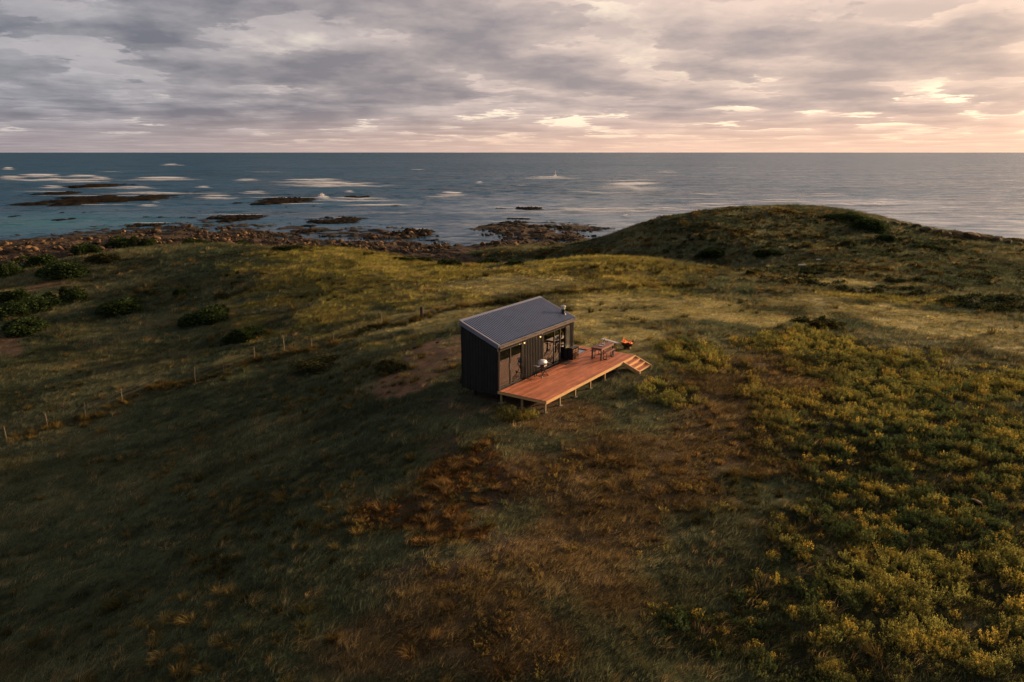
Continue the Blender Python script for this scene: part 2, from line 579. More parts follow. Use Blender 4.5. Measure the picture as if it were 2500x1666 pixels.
# ------------------------------------------------------------------ sea
m_sea, k, o = new_mat('sea_water')
geo = k.n('ShaderNodeNewGeometry')
pos = geo.outputs['Position']
x_, y_, z_ = k.sep(pos)
rot = k.comb(k.m('MULTIPLY', x_, 0.45), y_, 0.0)
sw1 = k.noise(k.comb(k.m('MULTIPLY', x_, 0.22), y_, 0.0), 0.035, 4, 0.6)
sw2 = k.noise(rot, 0.16, 4, 0.6)
wn = k.noise(rot, 0.55, 4, 0.65, col=True)
wn2 = k.noise(pos, 0.07, 3, 0.6, col=True)
wv = k.vm('ADD', k.vm('SUBTRACT', wn, (0.5, 0.5, 0.5)), k.vm('SCALE', k.vm('SUBTRACT', wn2, (0.5, 0.5, 0.5)), s=0.55))
calm = k.attr('calm').outputs['Fac']
amp = k.m('MULTIPLY', k.lin(calm, 0, 1, 1.0, 0.40), k.lin(sw1, 0.3, 0.7, 0.7, 1.3))
nx, ny, nz = k.sep(wv)
nrm = k.vm('NORMALIZE', k.comb(k.m('MULTIPLY', nx, amp), k.m('MULTIPLY', ny, amp), 1.0))
depth = k.ss(k.noise(pos, 0.012, 3, 0.5), 0.35, 0.65)
cb = k.mix(depth, (0.011, 0.064, 0.130), (0.020, 0.092, 0.170))
refl_dim = k.attr('left_refl_dim').outputs['Fac']                  # sky reflection painted weaker towards the left, by bearing
cb = k.mix(k.attr('shoal').outputs['Fac'], cb, (0.03, 0.15, 0.19))
cb = k.mix(k.m('MULTIPLY', k.m('ADD', k.ss(sw2, 0.48, 0.66), k.ss(sw1, 0.48, 0.62)), 0.55, clamp=True), cb, (0.002, 0.026, 0.045))
df = k.n('ShaderNodeBsdfDiffuse')
k.put(df.inputs[0], cb)
gl = k.n('ShaderNodeBsdfGlossy')
gl.inputs['Roughness'].default_value = 0.18
k.put(gl.inputs[0], (0.94, 0.97, 1.0))
k.put(gl.inputs['Normal'], nrm)
fr = k.n('ShaderNodeFresnel')
fr.inputs[0].default_value = 1.333
k.put(fr.inputs['Normal'], nrm)
mxs = k.n('ShaderNodeMixShader')
k.put(mxs.inputs[0], k.m('MULTIPLY', k.m('MULTIPLY', k.m('MINIMUM', fr.outputs[0], 0.85), k.m('MULTIPLY', k.lin(sw2, 0.32, 0.68, 0.62, 1.40), k.lin(sw1, 0.32, 0.68, 0.75, 1.30))), k.m('MULTIPLY', k.lin(calm, 0, 1, 0.46, 0.68), k.lin(refl_dim, 0, 1, 1.0, 0.40))))
m_sea.node_tree.links.new(df.outputs[0], mxs.inputs[1])
m_sea.node_tree.links.new(gl.outputs[0], mxs.inputs[2])
k.put(o.inputs[0], mxs.outputs[0])
rs = np.r_[np.linspace(60, 420, 160), np.geomspace(425, 60000, 120)]
X, Y, Fq = fan(rs, np.linspace(R(20), R(160), 280))
Z = np.full(X.shape, SEA)
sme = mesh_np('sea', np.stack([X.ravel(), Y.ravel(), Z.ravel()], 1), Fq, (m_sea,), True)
dd_ = np.hypot(X, Y).ravel()
vattr(sme, 'calm', 1 - sst(dd_ + (fbm(X.ravel(), Y.ravel(), 0.012, 3, 4) - .5) * 160, 250, 420))
vattr(sme, 'left_refl_dim', 1 - sst(X.ravel() / (Y.ravel() + 60) + (fbm(X.ravel(), Y.ravel(), 0.004, 3, 14) - .5) * .25, -0.52, 0.42))
tq = at(40, 545, SEA)
vattr(sme, 'shoal', 0.9 * np.exp(-(((X.ravel() - tq[0]) / 45) ** 2 + ((Y.ravel() - tq[1]) / 30) ** 2)))
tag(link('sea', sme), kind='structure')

# ------------------------------------------------------------------ simple materials
def pmat(name, col, rough=0.6, metal=0.0, spec=0.4, var=0.0, vscale=6.0, stretch=(1, 1, 1), bump=0.0, bscale=20.0, col2=None, coords='Object'):
    m, k, o = new_mat(name)
    b = k.n('ShaderNodeBsdfPrincipled')
    b.inputs['Roughness'].default_value = rough
    b.inputs['Metallic'].default_value = metal
    b.inputs['Specular IOR Level'].default_value = spec
    tc = k.n('ShaderNodeTexCoord').outputs[coords]
    v = k.vm('MULTIPLY', tc, stretch)
    nz = k.noise(v, vscale, 5, 0.65)
    c2 = col2 if col2 else tuple(c * (1 - var) for c in col)
    c1 = col if col2 else tuple(c * (1 + var) for c in col)
    k.put(b.inputs['Base Color'], k.mix(k.ss(nz, 0.3, 0.7), c2, c1))
    k.put(b.inputs['Roughness'], k.lin(nz, 0.3, 0.7, rough * 0.85, min(1, rough * 1.15)))
    if bump:
        bp = k.n('ShaderNodeBump')
        bp.inputs['Strength'].default_value = bump
        bp.inputs['Distance'].default_value = 0.02
        k.put(bp.inputs['Height'], k.noise(v, bscale, 4, 0.6))
        k.put(b.inputs['Normal'], bp.outputs[0])
    k.put(o.inputs[0], b.outputs[0])
    return m


def leafmat(name, transl=0.4, tint='INSTANCER', col=(1, 1, 1), spread=0.75):
    """leaf or blade: diffuse plus light let through; tint comes from the plant"""
    m, k, o = new_mat(name)
    v = k.attr('v').outputs['Fac']
    base = k.attr('tint', 'INSTANCER').outputs['Color'] if tint == 'INSTANCER' else col
    if tint != 'INSTANCER':
        oi = k.n('ShaderNodeObjectInfo').outputs['Random']
        base = k.mix(oi, tuple(c * 0.8 for c in col), tuple(c * 1.2 for c in col))
    f = k.lin(v, 0, 1, 1 - spread, 1 + spread)
    c = k.mix(1.0, base, k.comb(f, f, f), 'MULTIPLY')
    d = k.n('ShaderNodeBsdfDiffuse')
    k.put(d.inputs[0], c)
    t = k.n('ShaderNodeBsdfTranslucent')
    k.put(t.inputs[0], c)
    mx = k.n('ShaderNodeMixShader')
    mx.inputs[0].default_value = transl
    m.node_tree.links.new(d.outputs[0], mx.inputs[1])
    m.node_tree.links.new(t.outputs[0], mx.inputs[2])
    k.put(o.inputs[0], mx.outputs[0])
    return m


M_BLADE = leafmat('grass_blade', 0.45)
M_SPRIG = leafmat('scrub_leaf', 0.35)
M_SHRUB = leafmat('shrub_leaf', 0.25, 'own', (0.034, 0.052, 0.018), 0.9)
M_SHRUB_OLIVE = leafmat('olive_shrub_leaf', 0.2, 'own', (0.055, 0.055, 0.022))
M_STEM = pmat('woody_stem', (0.05, 0.035, 0.02), 0.9, var=0.3)

rng = np.random.default_rng(11)


# ------------------------------------------------------------------ plant shapes
def strips(P, Wd, side, v):
    """ribbons: P (n,s,3) spines, Wd (n,s) half widths, side (n,3), v (n)"""
    n, s, _ = P.shape
    A = P - side[:, None] * Wd[..., None]
    B = P + side[:, None] * Wd[..., None]
    V = np.stack([A, B], 2).reshape(n * s * 2, 3)
    i = (np.arange(n)[:, None] * s + np.arange(s - 1)[None]) * 2
    i = i.ravel()
    return V, np.stack([i, i + 1, i + 3, i + 2], 1), np.repeat(v, s * 2)


def tuft(name, nb, h, rad, lean, wid, wind=(0.55, 0.25), seg=3, hv=0.45):
    az = rng.uniform(0, 2 * pi, nb)
    rr = rad * np.sqrt(rng.uniform(0, 1, nb))
    b = np.stack([rr * np.cos(az), rr * np.sin(az), np.zeros(nb) - 0.04], 1)
    az2 = az + rng.normal(0, 0.8, nb)
    hh = h * rng.uniform(1 - hv, 1 + hv, nb)
    ln = lean * rng.uniform(0.3, 1.3, nb)
    outd = np.stack([np.cos(az2) * ln + wind[0] * hh, np.sin(az2) * ln + wind[1] * hh, np.zeros(nb)], 1)
    t = np.linspace(0, 1, seg + 1)
    P = b[:, None] + outd[:, None] * (t ** 1.7)[None, :, None]
    P[:, :, 2] += hh[:, None] * (t - 0.28 * t ** 3)[None]
    sd = az2 + pi / 2 + rng.normal(0, 0.6, nb)
    side = np.stack([np.cos(sd), np.sin(sd), np.zeros(nb)], 1)
    Wd = wid * (1 - 0.85 * t)[None] * rng.uniform(0.6, 1.3, nb)[:, None]
    V, F_, v = strips(P, Wd, side, rng.uniform(0, 1, nb))
    me = mesh_np(name, V, F_, (M_BLADE,))
    vattr(me, 'v', v)
    return me


def leaf_quads(C, Dr, L, Wd, v):
    """small leaves: diamond quads at C along Dr"""
    n = len(C)
    r = rng.normal(size=(n, 3))
    S = np.cross(Dr, r)
    S /= np.linalg.norm(S, axis=1)[:, None] + 1e-9
    V = np.stack([C, C + Dr * (L * 0.5)[:, None] + S * Wd[:, None], C + Dr * L[:, None], C + Dr * (L * 0.5)[:, None] - S * Wd[:, None]], 1).reshape(-1, 3)
    return V, np.arange(4 * n).reshape(n, 4), np.repeat(v, 4)


def scrub_clump(name, ns, h, rad, nl, L, Wd, wind=0.15):
    Vs, Fs, vs, off = [], [], [], 0
    for s in range(ns):
        a, r = rng.uniform(0, 2 * pi), rad * math.sqrt(rng.uniform(0, 1))
        hh = h * rng.uniform(0.55, 1.2) * (1 - 0.45 * (r / rad) ** 2)
        lean = np.array([cos(a) * r * 0.5 + wind * hh, sin(a) * r * 0.5 + wind * 0.5 * hh, hh])
        b = np.array([cos(a) * r * 0.7, sin(a) * r * 0.7, -0.05])
        t = rng.uniform(0.12, 1.0, nl)
        C = b + lean * t[:, None] + rng.normal(0, 0.018, (nl, 3))
        d = rng.normal(size=(nl, 3)) * np.array([1, 1, 0.5])
        d[:, 2] += 0.7 + 0.8 * t
        d /= np.linalg.norm(d, axis=1)[:, None]
        V, F_, v = leaf_quads(C, d, L * rng.uniform(0.6, 1.3, nl), Wd * rng.uniform(0.7, 1.3, nl), np.clip(rng.uniform(0.15, 0.85) + rng.normal(0, 0.15, nl), 0, 1))
        Vs.append(V); Fs.append(F_ + off); vs.append(v); off += len(V)
    me = mesh_np(name, np.concatenate(Vs), np.concatenate(Fs), (M_SPRIG,))
    vattr(me, 'v', np.concatenate(vs))
    return me


def dome_leaves(n, lumps, L, Wd, seed=0, shell=0.75):
    """leaves over the volume of a lumpy dome of unit size (radius 1, height about 1)"""
    r_ = np.random.default_rng(seed)
    C = np.empty((0, 3)); N = np.empty((0, 3))
    per = n // len(lumps) + 1
    for (lx, ly, lz, lr, lh) in lumps:
        d = r_.normal(size=(per * 2, 3))
        d /= np.linalg.norm(d, axis=1)[:, None]
        d = d[d[:, 2] > -0.25][:per]
        rr = shell + (1 - shell) * r_.uniform(0, 1, len(d)) ** 0.5 + 0.22 * (fbm(d[:, 0] * 3 + seed, d[:, 1] * 3 + d[:, 2] * 2, 1.6, 3, seed) - 0.5)
        C = np.r_[C, d * rr[:, None] * np.array([lr, lr, lh]) + np.array([lx, ly, lz])]
        N = np.r_[N, d]
    keep = C[:, 2] > -0.05
    C, N = C[keep], N[keep]
    Dr = N * 0.6 + r_.normal(size=N.shape) * 0.7
    Dr /= np.linalg.norm(Dr, axis=1)[:, None]
    k_ = len(C)
    return leaf_quads(C, Dr, L * r_.uniform(0.6, 1.4, k_), Wd * r_.uniform(0.7, 1.3, k_), np.clip(r_.uniform(0, 1, k_) * 0.6 + 0.2 + 0.2 * (fbm(C[:, 0], C[:, 1] + C[:, 2], 2.2, 2, seed) - 0.5) * 2, 0, 1))


def heath_clump(name, n, L, Wd, seed, mat, lumps=None):
    r_ = np.random.default_rng(seed)
    lumps = lumps or [(r_.uniform(-.6, .6), r_.uniform(-.6, .6), r_.uniform(-0.1, .15), r_.uniform(.2, .6), r_.uniform(.3, .85)) for _ in range(8)]
    V, F_, v = dome_leaves(n, lumps, L, Wd, seed)
    me = mesh_np(name, V, F_, (mat,))
    vattr(me, 'v', v)
    return me


# ------------------------------------------------------------------ plants nobody could count: one object each, its plants placed by geometry nodes
def scatter(name, pts, rot, scl, idx, tint, protos, kind='stuff'):
    me = bpy.data.meshes.new(name)
    n = len(pts)
    me.vertices.add(n)
    me.vertices.foreach_set('co', np.asarray(pts, np.float32).ravel())
    for nm, typ, arr, key in (('rot', 'FLOAT_VECTOR', rot, 'vector'), ('scl', 'FLOAT_VECTOR', scl, 'vector'), ('tint', 'FLOAT_VECTOR', tint, 'vector')):
        a = me.attributes.new(nm, typ, 'POINT')
        a.data.foreach_set(key, np.asarray(arr, np.float32).ravel())
    a = me.attributes.new('idx', 'INT', 'POINT')
    a.data.foreach_set('value', np.asarray(idx, np.int32))
    o = link(name, me)
    g = bpy.data.node_groups.new(name + '_plants', 'GeometryNodeTree')
    g.interface.new_socket('Geometry', in_out='INPUT', socket_type='NodeSocketGeometry')
    g.interface.new_socket('Geometry', in_out='OUTPUT', socket_type='NodeSocketGeometry')
    gi, go = g.nodes.new('NodeGroupInput'), g.nodes.new('NodeGroupOutput')
    iop = g.nodes.new('GeometryNodeInstanceOnPoints')
    gti = g.nodes.new('GeometryNodeGeometryToInstance')
    for p in reversed(protos):
        po = bpy.data.objects.new(p.name, p)
        oi = g.nodes.new('GeometryNodeObjectInfo')
        oi.inputs['Object'].default_value = po
        oi.inputs['As Instance'].default_value = False
        g.links.new(oi.outputs['Geometry'], gti.inputs[0])
    def na(nm, t):
        nd = g.nodes.new('GeometryNodeInputNamedAttribute')
        nd.data_type = t
        nd.inputs['Name'].default_value = nm
        return nd.outputs[0]
    g.links.new(gi.outputs[0], iop.inputs['Points'])
    g.links.new(gti.outputs[0], iop.inputs['Instance'])
    iop.inputs['Pick Instance'].default_value = True
    g.links.new(na('idx', 'INT'), iop.inputs['Instance Index'])
    g.links.new(na('rot', 'FLOAT_VECTOR'), iop.inputs['Rotation'])
    g.links.new(na('scl', 'FLOAT_VECTOR'), iop.inputs['Scale'])
    g.links.new(iop.outputs[0], go.inputs[0])
    md = o.modifiers.new('plants', 'NODES')
    md.node_group = g
    return tag(o, kind=kind)


def sprinkle(n, r0, r1, power, a0=47, a1=133):
    """random places over the land, thinning out with distance"""
    rr = np.geomspace(r0, r1, 4000)
    pdf = rr * rr ** (-power)
    cdf = np.cumsum(pdf * np.gradient(rr))
    cdf /= cdf[-1]
    r = np.interp(rng.uniform(0, 1, n), cdf, rr)
    a = np.radians(rng.uniform(a0, a1, n))
    return r * np.cos(a), r * np.sin(a), r


WIND = R(22)
CUT = 0.35


def free(x, y, mrg=0.0):
    """not under the cabin, deck, stairs, fire bowl"""
    a, b = to_local(x, y)
    inside = (a > -0.25 - mrg) & (a < 10.75 + mrg) & (b > -3.15 - mrg) & (b < 2.55 + mrg)
    st = (a > 8.6 - mrg) & (a < 10.6 + mrg) & (b > -4.35 - mrg) & (b < 0)
    return ~(inside | st)


def streak(x, y, sc=1.0, seed=50):
    u, v = x * cos(WIND) + y * sin(WIND), -x * sin(WIND) + y * cos(WIND)
    return fbm(u * 0.35, v, sc, 3, seed)


def lerp3(a, b, f):
    return np.asarray(a)[None] * (1 - f[:, None]) + np.asarray(b)[None] * f[:, None]


GRASS_P = [tuft('grass_tuft', 52, 0.17, 0.34, 0.12, 0.010, (0.75, 0.3)) for _ in range(4)] + \
          [tuft('long_grass_tuft', 60, 0.30, 0.26, 0.22, 0.009, (0.5, 0.2)) for _ in range(3)]


def make_grass(n=125000):
    x, y, r = sprinkle(n, 13.5, 185, 1.32)
    bh = base_h(x, y)
    ok = (bh > -7.6) & free(x, y)
    x, y, r = x[ok], y[ok], r[ok]
    T = types(x, y)
    keep = rng.uniform(0, 1, len(x)) > np.clip(0.80 * T['soil'] + 0.35 * T['burn'] + 0.5 * T['bare'], 0, 0.95)
    x, y, r = x[keep], y[keep], r[keep]
    T = {k_: v[keep] for k_, v in T.items()}
    z = height(x, y)
    s1, s2 = fbm(x, y, 0.13, 4, 60), streak(x, y, 0.55)
    col = lerp3((0.066, 0.086, 0.050), (0.140, 0.145, 0.078), sst(s1, 0.35, 0.65))
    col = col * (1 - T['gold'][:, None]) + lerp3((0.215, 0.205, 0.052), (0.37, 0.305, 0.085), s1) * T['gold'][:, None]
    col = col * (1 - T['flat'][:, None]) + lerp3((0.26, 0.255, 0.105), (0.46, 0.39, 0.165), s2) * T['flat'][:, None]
    col = col * (1 - 0.8 * T['rust'][:, None]) + 0.8 * lerp3((0.11, 0.082, 0.038), (0.20, 0.132, 0.060), s1) * T['rust'][:, None]
    col = col * (1 - T['burn'][:, None]) + lerp3((0.05, 0.030, 0.012), (0.15, 0.070, 0.020), s1) * T['burn'][:, None]
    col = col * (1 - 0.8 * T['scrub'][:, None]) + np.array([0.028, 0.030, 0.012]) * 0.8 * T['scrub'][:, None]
    dry = (rng.uniform(0, 1, len(x)) < 0.09)[:, None]
    col = np.where(dry, np.array([0.26, 0.19, 0.085]), col)
    col = col * (0.7 + 0.6 * sst(s2, 0.3, 0.72))[:, None] * rng.uniform(0.75, 1.3, (len(x), 1))
    far = np.clip((r - 20) / 120, 0, 1)
    longg = rng.uniform(0, 1, len(x)) < 0.16 + 0.5 * sst(fbm(x, y, 0.25, 3, 71), 0.5, 0.7) * (1 - T['flat'])
    idx = np.where(longg, rng.integers(4, 7, len(x)), rng.integers(0, 4, len(x)))
    s = (0.62 + 1.30 * far) * rng.uniform(0.7, 1.35, len(x))
    scl = np.stack([s * 1.1, s * 1.1, s * (1 - 0.45 * T['flat']) * (0.8 + 0.4 * rng.uniform(0, 1, len(x)))], 1)
    rot = np.stack([rng.normal(0, .1, len(x)), rng.normal(0, .1, len(x)), rng.normal(WIND * 0, 0.5, len(x))], 1)
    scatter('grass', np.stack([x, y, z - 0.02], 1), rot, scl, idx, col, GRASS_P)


make_grass()

TUSS_P = [tuft('tussock', 110, 0.62, 0.22, 0.42, 0.014, (0.3, 0.12), 4, 0.35) for _ in range(3)]
FENCE_PX = ((18, 1080), (118, 1046), (210, 1027), (300, 985), (394, 943), (477, 937), (547, 911), (622, 882), (696, 863), (762, 857), (816, 842), (880, 813), (932, 796), (987, 793),
            (1030, 778), (1079, 757), (1125, 752), (1197, 745), (1271, 729), (1307, 725), (1340, 719), (1407, 716), (1438, 711), (1465, 712), (1560, 703), (1640, 700), (1720, 697))
FENCE = [ground(*p) for p in FENCE_PX]


def make_tussocks():
    x, y, r = sprinkle(9000, 15, 150, 1.25)
    # thicker along the fence
    fx, fy = [], []
    for a, b in zip(FENCE[:-1], FENCE[1:]):
        L_ = math.hypot(*(b - a)[:2])
        m_ = int(L_ * 7)
        t = rng.uniform(0, 1, m_)
        fx.append(a[0] + (b[0] - a[0]) * t + rng.normal(0, 0.5, m_)); fy.append(a[1] + (b[1] - a[1]) * t + rng.normal(0, 0.5, m_))
    nf = sum(map(len, fx))
    T = types(x, y)
    pr = 0.05 + 0.75 * sst(fbm(x, y, 0.11, 3, 91), 0.54, 0.66) * (1 - T['flat']) + 0.25 * T['rust'] + 0.5 * T['burn']
    ok = (rng.uniform(0, 1, len(x)) < pr) & (base_h(x, y) > -7.2) & free(x, y, 0.5)
    x, y = np.r_[x[ok], np.concatenate(fx)], np.r_[y[ok], np.concatenate(fy)]
    T = types(x, y)
    n = len(x)
    s1 = fbm(x, y, 0.2, 3, 95)
    col = lerp3((0.050, 0.046, 0.016), (0.16, 0.115, 0.036), sst(s1, 0.35, 0.68))
    w = np.clip(T['rust'] + T['burn'], 0, 1)[:, None]
    col = col * (1 - w) + lerp3((0.09, 0.060, 0.024), (0.20, 0.125, 0.046), s1) * w
    col *= rng.uniform(0.6, 1.5, (n, 1))
    s = rng.uniform(0.4, 1.1, n) * (0.58 + 0.7 * np.clip((np.hypot(x, y) - 20) / 80, 0, 1))
    scatter('tussock_grass', np.stack([x, y, height(x, y) - 0.03], 1), np.stack([rng.normal(0, .12, n), rng.normal(0, .12, n), rng.uniform(0, 6.3, n)], 1),
            np.stack([s, s, s * rng.uniform(0.7, 1.1, n)], 1), rng.integers(0, 3, n), col, TUSS_P)


make_tussocks()

SCRUB_P = [scrub_clump('scrub_clump', 34, 0.50, 0.33, 24, 0.055, 0.014) for _ in range(4)] + [scrub_clump('scrub_shoots', 16, 0.36, 0.30, 20, 0.058, 0.014) for _ in range(3)]


def make_scrub():
    x, y, r = sprinkle(66000, 14, 75, 0.75, 47, 100)
    T = types(x, y)
    bumpy = fbm(x, y, 0.40, 3, 111)
    gap = sst(fbm(x, y, 1.7, 2, 117), 0.40, 0.56)
    pr = np.clip(T['scrub'] * (0.05 + 0.95 * gap * sst(bumpy, 0.22, 0.42)), 0, 1) * 0.85 + 0.12 * T['rust'] * sst(bumpy, 0.46, 0.62)
    ok = (rng.uniform(0, 1, len(x)) < pr) & free(x, y, 0.25) & (base_h(x, y) > -5)
    xb, yb, rb = sprinkle(16000, 14, 50, 0.8, 80, 115)
    pb = m_burn(xb, yb) * sst(fbm(xb, yb, 0.62, 3, 131), 0.46, 0.60) * 0.8
    okb = (rng.uniform(0, 1, len(xb)) < pb) & free(xb, yb, 0.3)
    x, y = np.r_[x[ok], xb[okb]], np.r_[y[ok], yb[okb]]
    T = types(x, y)
    n = len(x)
    s1, s2 = fbm(x, y, 0.16, 3, 121), fbm(x, y, 0.9, 2, 124)
    col = lerp3((0.060, 0.086, 0.034), (0.225, 0.215, 0.058), sst(0.6 * s1 + 0.4 * s2, 0.36, 0.62))
    sun_y = (rng.uniform(0, 1, n) < 0.24)[:, None]
    col = np.where(sun_y, np.array([0.33, 0.255, 0.055]), col)
    wr = np.clip(T['rust'] * 0.8 * (1 - T['scrub'] * 0.7), 0, 1)[:, None]
    col = col * (1 - wr) + np.array([0.15, 0.095, 0.034]) * wr
    wb = np.clip(T['burn'], 0, 1)[:, None]
    col = col * (1 - wb) + lerp3((0.09, 0.085, 0.026), (0.24, 0.128, 0.040), sst(s2, 0.40, 0.64)) * wb
    col *= rng.uniform(0.65, 1.4, (n, 1))
    s = 0.88 * rng.uniform(0.4, 1.2, n) ** 1.2 * (0.75 + 0.5 * s1) * (0.66 + 0.34 * np.clip((np.hypot(x, y) - 15) / 25, 0, 1)) * (1 - 0.28 * T['burn'])
    idx = np.where(rng.uniform(0, 1, n) < 0.6 * T['scrub'], rng.integers(0, 4, n), rng.integers(4, 7, n))
    scatter('scrub', np.stack([x, y, height(x, y) - 0.03], 1), np.stack([rng.normal(0, .12, n), rng.normal(0, .12, n), rng.uniform(0, 6.3, n)], 1),
            np.stack([s, s, s * rng.uniform(0.8, 1.2, n)], 1), idx, col, SCRUB_P)


make_scrub()

HEATH_P = [heath_clump('heath_clump', 420, 0.26, 0.075, 200 + i, M_SPRIG) for i in range(4)]
m_hill = cover(((1900, 560, 420, 50), (1750, 600, 280, 40), (2150, 600, 300, 40), (2350, 660, 200, 40), (2050, 665, 350, 14), (1560, 600, 130, 20), (2300, 720, 200, 18), (1950, 690, 140, 12), (2420, 745, 100, 14),
                (1350, 618, 190, 10), (2000, 790, 60, 8)))


def make_heath():
    x, y, r = sprinkle(60000, 55, 200, 0.5, 47, 100)
    bh = base_h(x, y)
    pr = m_hill(x, y) * (0.10 + 0.5 * sst(fbm(x, y, 0.09, 3, 141), 0.42, 0.62))
    ok = (rng.uniform(0, 1, len(x)) < pr) & (bh > -7.3) & (bh + 0 * x < 5)
    x, y = x[ok], y[ok]
    n = len(x)
    s1 = fbm(x, y, 0.06, 4, 151)
    col = lerp3((0.026, 0.034, 0.014), (0.115, 0.082, 0.026), sst(s1, 0.40, 0.64))
    col = np.where((rng.uniform(0, 1, n) < 0.12)[:, None], np.array([0.075, 0.078, 0.05]), col) * rng.uniform(0.6, 1.5, (n, 1))
    s = rng.uniform(0.35, 1.0, n) * (0.7 + 0.6 * s1)
    scatter('heath', np.stack([x, y, height(x, y) - 0.08], 1), np.stack([np.zeros(n), np.zeros(n), rng.uniform(0, 6.3, n)], 1),
            np.stack([s, s, s * rng.uniform(0.5, 0.85, n)], 1), rng.integers(0, 4, n), col, HEATH_P)


make_heath()

# ------------------------------------------------------------------ mesh builder for made things
class MB:
    def __init__(self):
        self.v, self.f, self.mi = [], [], []

    def add(self, V, F_, mi=0):
        o = len(self.v)
        self.v += [tuple(p) for p in V]
        self.f += [tuple(i + o for i in f) for f in F_]
        self.mi += [mi] * len(F_)
        return self

    def box(self, x0, x1, y0, y1, z0, z1, mi=0, c=0.0):
        """box, its vertical and top edges chamfered by c"""
        if c <= 0:
            V = [(x, y, z) for z in (z0, z1) for y in (y0, y1) for x in (x0, x1)]
            return self.add(V, [(0, 2, 3, 1), (4, 5, 7, 6), (0, 1, 5, 4), (2, 6, 7, 3), (0, 4, 6, 2), (1, 3, 7, 5)], mi)
        def ring(i, z): return [(x0 + i + 0, y0 + i + c, z), (x0 + i + c, y0 + i, z), (x1 - i - c, y0 + i, z), (x1 - i, y0 + i + c, z), (x1 - i, y1 - i - c, z), (x1 - i - c, y1 - i, z), (x0 + i + c, y1 - i, z), (x0 + i, y1 - i - c, z)]
        Rg = [ring(c, z0), ring(0, z0 + c), ring(0, z1 - c), ring(c, z1)]
        V = sum(Rg, [])
        Fs = [tuple(range(7, -1, -1)), tuple(range(24, 32))]
        for r_ in range(3):
            for i in range(8):
                j = (i + 1) % 8
                Fs.append((r_ * 8 + i, r_ * 8 + j, r_ * 8 + 8 + j, r_ * 8 + 8 + i))
        return self.add(V, Fs, mi)

    def bar(self, a, b, w, h=None, up=(0, 0, 1), mi=0):
        """square bar from a to b"""
        a, b, h = Vector(a), Vector(b), h or w
        d = (b - a).normalized()
        s = d.cross(Vector(up))
        s = s.normalized() if s.length > 1e-4 else Vector((1, 0, 0))
        t = s.cross(d).normalized()
        V = [p + s * (sx * w / 2) + t * (sy * h / 2) for p in (a, b) for sx, sy in ((-1, -1), (1, -1), (1, 1), (-1, 1))]
        return self.add(V, [(3, 2, 1, 0), (4, 5, 6, 7), (0, 1, 5, 4), (1, 2, 6, 5), (2, 3, 7, 6), (3, 0, 4, 7)], mi)

    def tube(self, pts, r, n=10, cap=True, mi=0):
        pts = [Vector(p) for p in pts]
        rs = r if isinstance(r, (list, tuple)) else [r] * len(pts)
        V, Fs, prev = [], [], None
        for i, p in enumerate(pts):
            d = (pts[min(i + 1, len(pts) - 1)] - pts[max(i - 1, 0)]).normalized()
            s = d.orthogonal().normalized() if prev is None else (prev - d * prev.dot(d)).normalized()
            prev = s
            t = d.cross(s)
            V += [p + (s * cos(2 * pi * j / n) + t * sin(2 * pi * j / n)) * rs[i] for j in range(n)]
        for i in range(len(pts) - 1):
            for j in range(n):
                k_ = (j + 1) % n
                Fs.append((i * n + j, i * n + k_, (i + 1) * n + k_, (i + 1) * n + j))
        if cap:
            Fs += [tuple(range(n - 1, -1, -1)), tuple(range((len(pts) - 1) * n, len(pts) * n))]
        return self.add(V, Fs, mi)

    def lathe(self, prof, n=20, c=(0, 0, 0), sx=1.0, sy=1.0, mi=0, close=True):
        V = [(c[0] + r * cos(2 * pi * j / n) * sx, c[1] + r * sin(2 * pi * j / n) * sy, c[2] + z) for r, z in prof for j in range(n)]
        Fs = [(i * n + j, i * n + (j + 1) % n, (i + 1) * n + (j + 1) % n, (i + 1) * n + j) for i in range(len(prof) - 1) for j in range(n)]
        if close:
            Fs += [tuple(range(n - 1, -1, -1)), tuple(range((len(prof) - 1) * n, len(prof) * n))]
        return self.add(V, Fs, mi)

    def prism(self, poly, axis, a, b, mi=0):
        """polygon extruded along an axis; poly holds the other two coordinates in order"""
        def P3(p, t): return {0: (t, p[0], p[1]), 1: (p[0], t, p[1]), 2: (p[0], p[1], t)}[axis]
        n = len(poly)
        V = [P3(p, a) for p in poly] + [P3(p, b) for p in poly]
        return self.add(V, [tuple(range(n)), tuple(range(2 * n - 1, n - 1, -1))] + [(i, i + n, (i + 1) % n + n, (i + 1) % n) for i in range(n)], mi)

    def build(self, name, mats, parent=None, loc=None, smooth=False):
        me = bpy.data.meshes.new(name)
        me.from_pydata(self.v, [], self.f)
        for m in (mats if isinstance(mats, (list, tuple)) else [mats]):
            me.materials.append(m)
        me.polygons.foreach_set('material_index', self.mi)
        bm = bmesh.new()
        bm.from_mesh(me)
        bmesh.ops.recalc_face_normals(bm, faces=bm.faces)
        bm.to_mesh(me)
        bm.free()
        if smooth:
            me.shade_smooth()
            try:
                me.set_sharp_from_angle(angle=R(40))
            except Exception:
                pass
        return link(name, me, parent, loc)


def copy_thing(o, loc=None, rz=None, label=None):
    """a thing with copies of its parts and sub-parts"""
    def rec(s, par):
        c_ = s.copy()
        COL.objects.link(c_)
        if par is not None:
            c_.parent = par
        for ch in [z for z in s.children]:
            rec(ch, c_)
        return c_
    c_ = rec(o, None)
    if loc is not None:
        c_.location = loc
    if rz is not None:
        c_.rotation_euler = (0, 0, rz)
    if label:
        c_['label'] = label
    return c_


